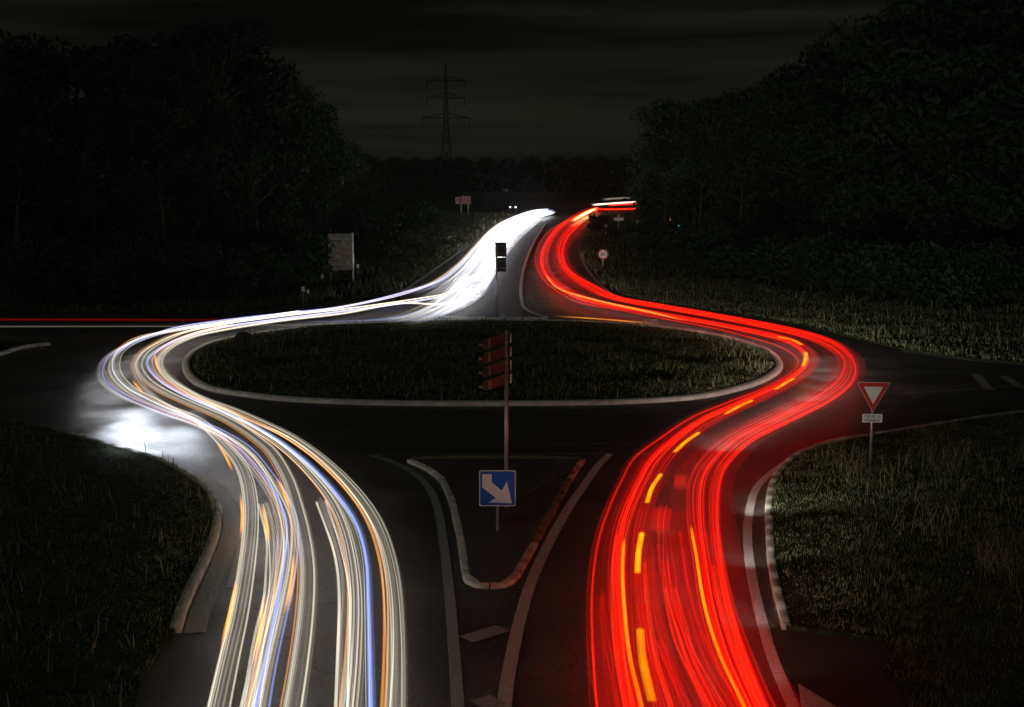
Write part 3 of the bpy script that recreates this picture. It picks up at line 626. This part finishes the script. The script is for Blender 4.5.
bar('pole', (0, .05, -.1), (0, .05, 11 * k_), .06, M_dark, t); prism('sign_plate', disc(1.9 * k_, 20, 0, 9.5 * k_), -.03, .0, lamp_mat('cyan_glow', (.05, .35, .38), .8), t)  # sign plate is no lamp; its brightness is put in as emission
p = place(670.5, 235, .05); k_ = p.y / F; t = empty('warning_lamp', p, 0, 'tiny orange warning lamp on a thin post above the reflectors', 'lamp')
bar('post', (0, 0, -.1), (0, 0, 14 * k_), .05, M_dark, t); bar('lamp', (0, 0, 14 * k_), (0, 0, 17.5 * k_), .14, lamp_mat('amber_lit', (.9, .35, .12), .5), t)
# distant car with its lights on
p = place(512.5, 210, 0); k_ = p.y / F
t = empty('oncoming_car', p, .05, 'tiny dark oncoming car with two white headlights beyond the white glare', 'car')
bm = bmesh.new(); add_prism(bm, [(-.9, .3), (.9, .3), (.95, .8), (.85, 1.0), (-.85, 1.0), (-.95, .8)], -2.1, 2.1); bmobj('body', bm, M_dark, t)
bm = bmesh.new(); add_prism(bm, [(-.8, 1.0), (.8, 1.0), (.62, 1.5), (-.62, 1.5)], -.9, 1.6); bmobj('cabin', bm, M_black, t)
for s in (-1, 1):
    bx('headlight', (s * .68, -2.12, .78), (.42, .06, .28), lamp_mat('headlamp%d' % (s + 1), (1, .97, .9), 3.0), t)
    for yy in (-1.3, 1.3): bar('wheel', (s * .82, yy, .32), (s * .98, yy, .32), .32, M_black, t)

# ------------------------------------------------------------------ light trails: lamps' paths over the road, each a thing of its own
K = 6
CS = np.array([(math.cos(a), math.sin(a)) for a in np.linspace(0, 2 * np.pi, K, endpoint=False)])
def tube_np(P, a, b, gl):
    """P (n,3) path; a side radius, b height radius (arrays or numbers); gl per point glow"""
    n = len(P); Sd, _ = side(P); a = np.broadcast_to(a, (n,)); b = np.broadcast_to(b, (n,))
    V = P[:, None, :] + Sd[:, None, :] * (CS[None, :, 0:1] * a[:, None, None]) + np.array([0, 0, 1.0])[None, None, :] * (CS[None, :, 1:2] * b[:, None, None])
    i = np.arange(n - 1)[:, None] * K; j = np.arange(K)[None, :]; j2 = (j + 1) % K
    Fc = np.stack([i + j, i + j2, i + K + j2, i + K + j], 2).reshape(-1, 4)
    return V.reshape(-1, 3), Fc, np.repeat(gl, K)
def fade(n, f0, f1, lo=0.0):
    t = np.linspace(0, 1, n); g_ = np.ones(n)
    if f0 > 0: g_ *= np.clip(t / f0, 0, 1)
    if f1 > 0: g_ *= np.clip((1 - t) / f1, 0, 1)
    return lo + (1 - lo) * g_
def trail(name, P, parts, label, cat, group=None, f=(0, 0), seed=0, gain=None):
    """parts: list of (offset, side radius, height radius, material, brightness, wander)"""
    g_ = np.random.default_rng(seed); n = len(P); Sd, _ = side(P); mats = []; Vs, Fs, Gs, Ms = [], [], [], []; c = 0
    base = fade(n, *f) * (1 + 2.2 * np.clip((P[:, 1] - 62) / 150, 0, 1))
    if gain is not None: base = base * gain
    for off, a, b, m, br, wa in parts:
        if m not in mats: mats.append(m)
        t = np.linspace(0, 1, n); o = off + wa * (np.sin(t * g_.uniform(4, 11) + g_.uniform(0, 6)) + .5 * np.sin(t * g_.uniform(12, 25) + g_.uniform(0, 6)))
        flick = 1 + .18 * np.sin(t * g_.uniform(6, 20) + g_.uniform(0, 6))
        Q = P + Sd * o[:, None]; Q[:, 2] += g_.normal(0, .03)
        V_, F_, G_ = tube_np(Q, a, b, base * br * flick); Vs.append(V_); Fs.append(F_ + c); Gs.append(G_); Ms.append(np.full(len(F_), mats.index(m))); c += len(V_)
    o = nmesh(name, np.vstack(Vs), np.vstack(Fs), mats, attr=np.concatenate(Gs), smooth=True)
    o.data.polygons.foreach_set('material_index', np.concatenate(Ms).astype(np.int32))
    return tag(o, label, cat, group)
def wpath(px, z, step=.7):
    c = crv(px, step=2.0); return crv([at(x, y, z) for x, y in c], step=step)
G_w = glow('glow_warm_white', (1.0, .92, .76), .065, .4); G_ww = glow('line_warm_white', (1.0, .90, .70), .40, .3)
G_b = glow('glow_blue', (.28, .42, 1.0), .20, .5); G_bb = glow('line_blue', (.22, .34, 1.0), .5, .3)
G_o = glow('line_amber', (1.0, .36, .04), .55, .3); G_hot = glow('glow_headlight_beam', (.95, .97, 1.0), .24, 0)
G_r = glow('glow_red', (1.0, .0012, .0004), .022, .6); G_rr = glow('line_red', (1.0, .005, .002), .30, .3); G_ro = glow('line_orange_red', (1.0, .040, .008), .34, .3)
G_y = glow('flash_amber', (1.0, .40, .0), .70, .2); G_dr = glow('band_dark_red', (1.0, .001, .002), .052, .2); G_mag = glow('band_crimson', (1.0, .03, .05), .02, .3)

WT = 'white headlight trail'
def white(px, label, w=.17, z=.65, blue=0, amber=0, f=(0, 0), seed=0, k=5, br=1.0, group=None):
    P = wpath(px, z); g_ = np.random.default_rng(seed + 50)
    parts = [(0, w, .07, G_b if blue > .5 else G_w, br * .8, .0)]
    for i in range(k + 3): parts.append((g_.uniform(-w, w) * (1.15 if i % 3 == 0 else .8), .005 + .026 * g_.random() ** 2, .016, G_bb if g_.random() < blue else G_ww, br * (.12 + 1.25 * g_.random() ** 3), .02))
    if blue and blue < .5: parts.append((-w * 1.05, .018, .02, G_bb, br * .9, .01))
    for i in range(amber): parts.append((w * 1.1 + .03 * i, .016, .02, G_o, br * .8, .01))
    return trail('headlight_trail', P, parts, label, WT, group, f, seed)
FAR1 = [(548, 209), (530, 211), (508, 219.5), (490, 231), (474, 248), (457, 266), (438, 281)]
FAR2 = [(550, 211.5), (533, 216), (514, 227), (500, 242), (488, 262), (474, 280), (450, 292)]
FAR3 = [(552, 213), (536, 219), (518, 231), (506, 246), (496, 262), (487, 280), (470, 296), (440, 304)]
A_ = [(401, 293), (345, 306.5), (294, 312.5), (231, 319.5), (179, 327), (155, 334), (129.5, 343.5), (110, 354.5), (101, 365.3), (100, 377), (107.7, 387), (121.6, 396), (139.4, 404), (165, 414), (191, 423), (218.6, 435.5), (241, 456), (262, 481), (275.5, 505), (281.5, 530), (277, 570), (267, 623), (254, 680), (246, 712), (238, 760)]
white(FAR1 + A_, 'outermost blue-edged white trail, swinging widest around the left bend', .13, blue=.45, seed=1)
white(FAR1[:-1] + [(430, 284), (395, 296), (345, 306), (294, 314), (231, 322), (179, 329.5), (139.4, 337), (119.6, 349.5), (110, 361), (110, 373), (119.6, 385), (137.4, 397), (163, 408), (191, 419), (218.6, 431), (246, 448), (266, 472), (281, 495), (291, 521), (290, 558), (279.5, 611), (267.3, 663.6), (259, 708), (252, 760)], 'white trail just inside the outermost one, a blue streak at its end', .15, blue=.25, amber=1, seed=2)
white([(300, 311), (231, 321), (180, 329), (145, 337), (122, 349), (115.5, 361), (117.6, 373.3), (129.5, 387), (149.3, 397.5), (169, 407), (199, 420), (224.7, 444.4), (241, 464.7), (249, 489), (251, 521.5), (247, 562), (239, 611), (228.7, 655.5), (217, 708), (206, 760)], 'leftmost white trail at the bottom edge, running beside the amber flashes', .17, seed=3, br=.8, k=6)
white(FAR2 + [(420, 298), (345, 308.5), (278, 316), (218.6, 324.5), (189, 330.5), (165, 340), (149, 349), (141, 358), (139.4, 367.3), (147, 379), (163, 390), (191, 403), (218.6, 414.5), (238.4, 425), (258, 438.6), (273.4, 452.5), (287.6, 477), (295.7, 501), (303.8, 534), (308, 570), (306, 615), (300, 663.6), (293, 708), (286, 760)], 'broad white trail through the middle of the left bend, then right of the amber flashes', .19, seed=4, amber=1, k=7)
white([(231, 322.5), (175, 334), (146, 348), (135.4, 359), (134, 370), (141, 384), (155, 397.5), (179, 411.5), (203, 424), (232, 440), (258, 462), (272, 487), (280, 515), (284, 550), (277, 592), (264, 645), (252, 708), (243, 760)], 'thin amber-edged white trail between the two bundles at the left bend', .10, seed=5, amber=1, br=.6, k=3)
white(FAR2 + [(430, 299), (345, 311), (278, 319.5), (218.6, 328), (185, 337), (160, 349), (148, 360), (151, 371), (165, 384), (191, 398), (219, 410), (252, 425), (282, 443), (312, 467), (337, 494), (357, 524), (367, 560), (369.5, 603), (371, 664), (372, 712), (372, 760)], 'vivid blue trail running down beside the right hand white bundle', .075, blue=.85, seed=6, k=7, br=1.1)
white(FAR3 + [(400, 303), (345, 313), (278, 321), (218.6, 330.7), (191, 337.6), (171, 347.5), (162, 357.4), (162, 367.3), (169, 377), (183, 387), (203, 399), (230.5, 412), (254.3, 427), (282, 445), (308, 468), (333, 498), (348, 530), (356.6, 570), (359, 611), (357, 664), (353, 712), (350, 760)], 'soft grey-white trail hugging the inside of the left bend', .18, seed=7, k=7, amber=1)
white([(231, 325), (195, 334), (170, 345), (158, 357), (158, 368), (168, 380), (186, 390.5), (207, 400), (232, 409), (262, 422), (294, 438), (326, 461), (354.6, 489), (375, 517.4), (388, 550), (395.5, 590), (398, 647), (397, 712), (395, 760)], 'rightmost white trail with an amber outer edge, beside the near splitter island', .17, seed=8, amber=3, k=6)
white([(252, 421), (290, 438), (325, 464), (353, 494), (372, 523), (384, 556), (390, 600), (392, 660), (390, 712), (388, 760)], 'pale trail tucked inside the amber-edged one by the splitter island', .11, seed=18, k=4, br=.8, f=(.1, 0))
white([(321.3, 500), (330, 521.5), (338.4, 550), (343.2, 582.4), (344.8, 623), (343, 712), (341, 760)], 'short white trail that starts abruptly between the two bundles in the foreground', .15, seed=9, br=1.0)
white([(265.3, 503), (271.4, 525.6), (274.2, 554), (271.4, 590.5), (265, 623), (257, 663.6), (249, 712), (240, 760)], 'short white trail starting beside a tall amber flash in the lower left', .13, seed=10, br=.75)
white([(440, 316), (420, 320), (330, 323.5), (250, 325.5), (180, 326), (-60, 326.5)], 'thin pale straight trail leading off to the left edge', .06, z=.5, seed=11, br=.09, k=1, f=(.3, 0))
white([(452, 299), (425, 309), (395, 318), (350, 321), (290, 322.5)], 'faint bluish glow for light reflected on the road behind the central island', .10, z=.3, blue=.7, seed=12, br=.4, k=2, f=(.1, .4))  # glowing tube standing in for headlight reflected off the road
# the glare where the headlights point straight down the road
gl = [[(470, 275), (455, 292), (432, 308), (405, 318), (375, 322.5)], [(475, 284), (462, 300), (442, 311), (418, 319), (395, 322)],
      [(552, 210), (530, 212.5), (507, 221.5), (491, 233), (477, 249), (461, 267), (441, 282), (410, 292), (370, 300)],
      [(552, 211), (531, 214), (510, 224), (495, 237), (482, 253), (467, 272), (449, 287), (425, 299), (392, 308)],
      [(553, 212), (534, 216), (515, 227), (500, 242), (488, 259), (476, 277), (460, 293), (438, 306), (405, 317)],
      [(553, 213), (536, 217.5), (519, 229), (505, 245), (495, 261), (485, 281), (470, 298), (452, 309), (420, 318)],
      [(552, 210.5), (530, 213.5), (508, 223), (493, 235), (479.5, 251), (464, 270), (445, 285), (430, 293), (400, 303)],
      [(553, 211.5), (532, 215), (512, 225.5), (497, 239.5), (485, 256), (471, 275), (454, 290), (440, 300), (425, 307)]]
for i, px in enumerate(gl):
    P = wpath(px, .9); n = len(P); s = np.linspace(1, 0, n)
    g_ = np.clip(np.linspace(1.9, -.05, n), 0, 1) ** .8 * np.clip((np.arange(n) + 2) / (8 + 9 * (i % 4)), 0, 1) ** 1.5
    trail('headlight_glare', P, [(0, .32 + .28 * s, .16, G_hot, 1.0, .05), (-.6, .07, .06, G_bb, .8, .15), (.45, .07, .06, G_ww, .9, .1), (-.35, .09, .06, G_hot, 1.2, .1), (.15, .06, .06, G_hot, 1.5, .1), (.7, .05, .05, G_ww, .7, .1)], 'blinding white beam streak where headlights point down the road toward the roundabout', 'white headlight trail', 'white headlight glare on the road north', (0, 0), 60 + i, g_)
# amber indicator flashes on the left
for px, w, lab in (([(217, 441), (226, 455), (233, 470)], .05, 'topmost amber indicator flash left of the white trails'), ([(241, 492), (242.5, 515), (241, 537)], .045, 'amber flash right of the kerb, second from the top'), ([(237, 578), (231, 607), (222, 645)], .05, 'lowest left amber flash beside the leftmost white trail'),
                   ([(262, 502), (266, 520), (269, 542)], .06, 'amber flash at the start of the short white trail'), ([(265, 592), (261, 625), (253, 662)], .055, 'faint amber flash low between the white trails'), ([(277, 477), (284, 490), (291, 508)], .055, 'amber flash between two white trails where they cross'), ([(295, 552), (292, 580), (286, 612)], .06, 'amber flash left of the broad white trail low in the picture'),
                   ([(133, 379), (138, 386), (144, 392)], .06, 'small amber flash inside the left bend'), ([(155, 353), (157, 364), (162, 372)], .05, 'small yellow flash on the inner trails of the left bend')):
    P = wpath(px, .7, .25); trail('indicator_flash', P, [(0, w, .05, G_y, .55, 0), (.02, .02, .02, G_o, 1, 0)], lab, 'amber light streak', None, (.25, .35), 3)

# red trails: four guide paths, every streak runs between them
GLp = [(600, 760), (593.7, 707), (590.5, 660), (589, 608.5), (591.5, 570), (597, 537.8), (608, 505.7), (621, 478), (632.7, 457.8), (658, 438.7), (691, 417), (727, 402), (762.6, 388), (788, 373.8), (797, 363.6), (793, 354.7), (772.7, 344), (721.8, 330), (671, 320), (620, 310), (578, 302), (554.7, 289.6), (541, 276), (535, 262), (537, 248.6), (547, 233), (564.5, 221), (582, 210.5), (597, 207)]
M1p = [(655, 760), (643.5, 707), (632, 660), (626, 608.5), (624, 563.5), (628, 528), (637, 502.5), (648, 480), (660, 460), (680, 440), (708, 420), (747, 401.8), (783, 384), (807, 366), (807, 352), (788, 339), (742, 328.5), (683.6, 318), (620, 306.5), (582, 298), (560, 286), (547, 273), (544, 258), (549, 243), (559, 228), (578, 216), (598, 207.5)]
M2p = [(765, 760), (743, 707), (720.6, 660), (704.6, 608.5), (696.5, 560), (691, 528), (689, 499), (692, 477), (704, 457.8), (727, 437.5), (762.6, 419), (803, 400), (831, 382), (841.5, 365), (834, 352), (808.4, 339), (762.6, 327.5), (696, 314.5), (630, 303), (600, 295), (576, 282), (562, 268), (556.6, 250.5), (560.5, 237), (572, 225), (588, 212.5), (600, 208)]
Rp = [(795, 760), (768.8, 707), (746, 647), (730, 592), (721, 538), (720, 500), (723, 478), (730, 463), (752.4, 441), (793, 420), (828.8, 402), (851.7, 384), (857, 368.7), (849, 352), (828.8, 339), (785.5, 327), (721.8, 315), (658, 304), (620, 297), (597.7, 286.5), (576, 275), (566, 264), (563.5, 250.5), (568.4, 237), (582, 223), (594, 212.5), (601, 208.5)]
NG = 240
def arcparam(px):     # match guides by the image row up each leg of the S
    return crv(px, n=NG)
GU = [arcparam(q) for q in (GLp, M1p, M2p, Rp)]
def guide(v, t0=0, t1=1, z=.8, wob=None):
    i = min(2, int(v)); fr = v - i; Q = GU[i] * (1 - fr) + GU[i + 1] * fr
    if wob is not None:
        tt = np.linspace(0, 1, NG)[:, None]; 
        i2 = np.clip(v + wob * np.sin(np.linspace(0, 1, NG) * 11 + wob * 90), 0, 3); lo = np.minimum(2, i2.astype(int)); fr = (i2 - lo)[:, None]
        G_ = np.stack(GU); idx = np.arange(NG); Q = G_[lo, idx] * (1 - fr) + G_[lo + 1, idx] * fr
    Q = Q[int(t0 * (NG - 1)):max(int(t1 * (NG - 1)), int(t0 * (NG - 1)) + 3) + 1]
    return crv([at(x, y, z) for x, y in Q], step=.7)
RT = 'red tail light trail'
def tpos(v, ypx, hi=False):
    i = min(2, int(v)); Q = GU[i] * (1 - (v - i)) + GU[i + 1] * (v - i); return float(np.argmin(np.abs(Q[:120 if not hi else NG, 1] - ypx))) / (NG - 1)
def red(v, label, a=.06, m=None, br=1.0, z=.8, t=(0, 1), lines=3, group=None, seed=0, hot=.5, wob=.09, f=(0, 0)):
    P = guide(v, t[0], t[1], z, wob); g_ = np.random.default_rng(seed + 200)
    parts = [(0, a, min(a, .07), G_r, br, .0)]
    for i in range(lines + 2): parts.append((g_.uniform(-a, a) * 1.3, .006 + .022 * g_.random() ** 2, .014, m or (G_ro if g_.random() < hot * .35 else G_rr), br * (.12 + 1.1 * g_.random() ** 2), .02))
    trail('tail_light_trail', P, parts, label, RT, group, f, seed)
red(0.0, 'lone red trail on the far left of the red flow, apart from the rest', .055, lines=4, br=1.4, seed=1, wob=0)
red(3.0, 'outermost red trail along the right edge of the red flow', .06, lines=4, br=1.2, seed=2, wob=0)
g = np.random.default_rng(77)
for i, v in enumerate((.55, .68, .8, .92, 1.03, 1.12, 1.25, .62, .86, 1.18)):
    red(v, 'narrow red trail in the inner lane bundle of the red flow', .05 + .12 * g.random() ** 2, br=.5 + .9 * g.random(), lines=int(g.integers(2, 5)), group='inner lane tail light trails', seed=10 + i, wob=float(g.uniform(-.13, .13)), z=.5 + .6 * g.random())
for i, v in enumerate((1.95, 2.05, 2.15, 2.25, 2.38, 2.5, 2.62, 2.72, 2.84, 2.93, 2.1, 2.45, 2.78)):
    red(v, 'narrow red trail in the outer lane bundle of the red flow', .04 + .12 * g.random() ** 2, br=.45 + .9 * g.random(), lines=int(g.integers(2, 5)), group='outer lane tail light trails', seed=40 + i, wob=float(g.uniform(-.13, .13)), z=.5 + .6 * g.random())
# trails that begin in the foreground
for i, (v, y) in enumerate(((1.32, 510), (1.45, 560), (1.6, 505), (1.78, 532), (1.7, 590), (1.5, 545), (.45, 592), (1.25, 605), (1.38, 640), (1.85, 610), (2.2, 585), (1.66, 560), (.3, 640), (2.35, 650))):
    red(v, 'foreground red trail ending squarely between the two lane bundles', .05 + .13 * g.random(), br=.5 + .6 * g.random(), group='foreground tail light trails with square ends', seed=70 + i, t=(0, tpos(v, y)), z=.85)
for v, y, lab in ((.95, 540, 'bright yellow-orange trail, left of the two in the red flow'), (2.0, 528, 'bright yellow-orange trail, right of the two in the red flow')):
    P = guide(v, 0, tpos(v, y), .9); n = len(P)
    trail('brake_light_trail', P, [(0, .09, .05, G_r, 2, 0), (0, .032, .02, G_y, .85, 0), (.03, .02, .02, G_ro, 1, .01)], lab, 'orange light streak', None, (0, .06), 5, np.linspace(.35, 1.0, n) ** .7)
for v, y, lab in ((2.55, 566, 'upper of two thin salmon trails starting near the right edge of the red flow'), (2.75, 566, 'rightmost of two thin salmon trails in the foreground'), (1.27, 562, 'thin salmon trail right of the left amber dashes'), (.62, 535, 'thin orange-red trail at the left side of the red flow')):
    P = guide(v, 0, tpos(v, y), .9); trail('tail_light_trail', P, [(0, .05, .04, G_r, 1.5, 0), (0, .025, .02, G_ro, .9, 0), (.04, .02, .02, G_ro, .5, 0)], lab, RT, None, (0, 0), 6)
# broad dim bands of red light
for v, a, t0, t1, m, lab in ((.42, .26, 0, tpos(.42, 594), G_dr, 'broad dark red band low on the left of the red flow'), (1.55, .75, 0, tpos(1.55, 508), G_dr, 'broad crimson band filling the middle of the foreground'), (1.95, .6, 0, tpos(1.95, 530), G_dr, 'broad red band with a square top beside the right orange trail'), (1.2, .4, 0, tpos(1.2, 570), G_dr, 'broad red band between the orange trail and the crimson band'),
                              (2.4, .8, 0, 1, G_dr, 'wide faint red band under the outer lane trails'), (.8, .6, 0, 1, G_dr, 'wide faint red band under the inner lane trails'), (1.3, .22, 0, tpos(1.3, 545), G_dr, 'narrow red block beside the lower amber dashes'), (1.72, .3, tpos(1.72, 640), tpos(1.72, 545), G_dr, 'short square red block inside the crimson band'), (2.15, .28, 0, tpos(2.15, 600), G_dr, 'square topped red block right of the right orange trail'), (1.75, .7, tpos(1.75, 600), .45, G_mag, 'faint pinkish haze band between the two lane bundles')):
    P = guide(v, t0, t1, .7); trail('red_light_band', P, [(0, a, .05, m, 1.0, 0)], lab, 'red light band', None, (0, 0), 8)
for px, w, lab in (([(680.5, 488), (680.5, 476)], .17, 'small square red flash above the crimson band'), ([(660, 531), (663, 509)], .22, 'square topped red patch left of the crimson band')):
    P = wpath(px, 1.0, .3); trail('brake_flash', P, [(0, w, .05, G_rr, .8, 0)], lab, 'red light flash', None, (0, 0), 9)
# amber dashes of an indicator through the right bend
for i, (px, w, lab) in enumerate((([(778, 336.5), (792, 339.5), (802, 344.5)], .09, 'amber dash at the top of the right bend, farthest of the row'), ([(806, 352), (805.5, 359), (803, 366)], .09, 'amber dash at the outer turn of the right bend'), ([(794, 378), (785, 383), (775.5, 389)], .07, 'amber dash just below the turn of the right bend'), ([(752, 400), (738, 406.5), (725.5, 413.5)], .07, 'amber dash in front of the central island kerb'),
                           ([(699, 432), (686, 441), (674.5, 451.5)], .065, 'amber dash above the upper end of the foreground red band'), ([(661, 473.5), (652, 487), (647, 502)], .06, 'amber dash where the red flow enters the foreground'), ([(642, 532), (638.5, 552), (637.5, 572)], .065, 'upright amber dash among the foreground red trails'), ([(640, 628), (643, 660), (652, 700)], .075, 'lowest amber dash at the bottom of the red flow'))):
    P = wpath(px, .95, .25); trail('indicator_flash', P, [(0, w, .016, G_y, .8 if i < 7 else .4, 0), (0, w * .45, .012, G_y, .5 if i < 7 else .2, 0)], lab, 'amber light streak', None, (0, 0), 12)
P = wpath([(686, 322), (650, 313), (600, 302), (560, 290), (545, 275)], .9); trail('tail_light_trail', P, [(0, .08, .05, G_o, 1, 0)], 'orange trail threading the red bundle behind the island', RT, None, (.1, .1), 13)
P = wpath([(660, 324), (600, 319), (553, 316)], .4); trail('tail_light_trail', P, [(0, .05, .04, G_o, .5, 0)], 'thin orange streak above the road behind the central island', RT, None, (.3, .3), 14)
P = wpath([(-60, 319.5), (100, 320), (215, 320), (330, 316)], .75); trail('tail_light_trail', P, [(0, .09, .06, G_r, 2.4, 0)], 'straight dull red trail running off the left edge', RT, None, (0, .6), 15)
# far right end of the road north
for px, z, col, lab in (([(603, 199.5), (625, 198), (650, 197)], 3.4, G_w, 'uppermost pinkish streak from a high vehicle turning off at the far end'), ([(592, 205), (615, 203.3), (645, 201.5)], 2.4, G_ww, 'bright yellowish streak below the uppermost one at the far end'), ([(608, 205.5), (625, 204.6), (643, 204)], 1.8, G_rr, 'short red streak under the yellowish one'), ([(598, 209.5), (620, 209.2), (641, 208.5)], .9, G_rr, 'lowest red streak leading right at the far end of the road')):
    P = wpath(px, z, 2); trail('truck_light_trail', P, [(0, .22, .22, col, .9, 0), (0, .1, .1, G_ro if z < 3 else G_r, .8, 0)], lab, 'truck light trail', None, (.1, .1), 16)
P = wpath([(572, 221), (586, 213), (597, 208)], .9, 1.0); trail('brake_light_trail', P, [(0, .5, .25, G_y, 1.2, 0), (0, .3, .2, G_ww, 1.6, 0)], 'hottest yellow-white knot where the red trails bunch at the far end', 'orange light streak', None, (.4, .3), 17)

# ------------------------------------------------------------------ headlights of the passing traffic (the lamps that drew the trails), then extra spots
def extra_spot(px, py, z, tx, ty, tz, e, ang, col=(1, .95, .86), blend=.6, r=.12):
    a = at(px, py, z); b = at(tx, ty, tz); L = bpy.data.lights.new('headlight_and_fill', 'SPOT'); L.energy = e; L.spot_size = math.radians(ang); L.spot_blend = blend; L.shadow_soft_size = r; L.color = col
    o = bpy.data.objects.new('headlight_and_fill', L); COL.objects.link(o); o.location = a; o.rotation_euler = (b - a).to_track_quat('-Z', 'Y').to_euler(); return o
def flow(P, idx, e, ang, drop, col=(1, .95, .86), blend=1, ahead=18, r=.25, lift=0):
    for k in idx:
        a = Vector(P[k]); d = Vector(P[min(k + 2, len(P) - 1)]) - Vector(P[max(k - 2, 0)]); d.z = 0; d.normalize()
        if callable(e) and e(k) < 15: continue
        L = bpy.data.lights.new('headlight_and_fill', 'SPOT'); L.energy = e(k) if callable(e) else e; L.spot_size = math.radians(ang); L.spot_blend = blend; L.shadow_soft_size = r; L.color = col
        o = bpy.data.objects.new('headlight_and_fill', L); COL.objects.link(o); a.z = .72 + lift; o.location = a
        q = d * ahead; q.z = -drop; o.rotation_euler = q.to_track_quat('-Z', 'Y').to_euler()
# departing traffic, dipped beams every few metres along its path
Pr = crv([tuple(p) for p in guide(1.5, 0, .93, .7)], step=2.6)
flow(Pr, range(0, len(Pr) - 2, 1), lambda k: (70 if Pr[k][1] < 40 else (800 if Pr[k][1] < 62 else 420)) * (1 if Pr[k][1] < 90 or k % 3 == 0 else 0.02), 84, .1, r=.6)
# oncoming traffic through the left bend
Pl = crv([at(x, y, .7) for x, y in crv(FAR2 + [(420, 297)] + A_[1:], step=4)], step=2.8)
flow(Pl, range(6, len(Pl) - 2, 1), lambda k: 0 if Pl[k][1] < 30 else (22 if Pl[k][1] < 45 else (35 if Pl[k][1] < 66 else 80)), 70, .9, (.95, .96, 1.0), r=1.0)
for x, y, tx, ty, e in ((700, 660, 800, 590, 80), (712, 600, 810, 540, 110), (722, 540, 820, 500, 150), (735, 490, 850, 470, 220), (200, 560, 150, 500, 0)):  # extra spots turned sideways to brighten the near right verge
    if e: extra_spot(x, y, .8, tx, ty, .1, e, 80, r=.3)
# extra spots added to make the glare patch, aimed down at the damp road
_g = np.random.default_rng(4)
for k in range(16):
    u = k / 15; x, y = 108 + 66 * ((k * 7) % 16) / 15 + _g.uniform(-5, 5), 372 + 42 * u + _g.uniform(-6, 6)
    extra_spot(x, y, .9 + .5 * _g.random(), x + 12, y + 40, .0, 330, 50, (.80, .88, 1.0), 1.0, .7)

# thin night mist that the lights shine through
bm = bmesh.new(); add_box(bm, (0, 1350, 34.5), (2990, 3300, 73.0)) ; hz = bmobj('haze', bm, bpy.data.materials.new('haze')); tag(hz, kind='stuff')
hm_ = hz.data.materials[0]; hm_.use_nodes = True; n = hm_.node_tree.nodes; n.clear(); o_ = n.new('ShaderNodeOutputMaterial'); v_ = n.new('ShaderNodeVolumePrincipled')
v_.inputs['Color'].default_value = (.8, .84, .82, 1); v_.inputs['Density'].default_value = .00013; v_.inputs['Anisotropy'].default_value = .3
hm_.node_tree.links.new(v_.outputs[0], o_.inputs['Volume'])
tag(hz, 'thin night mist filling the air over the road and woods', 'haze')
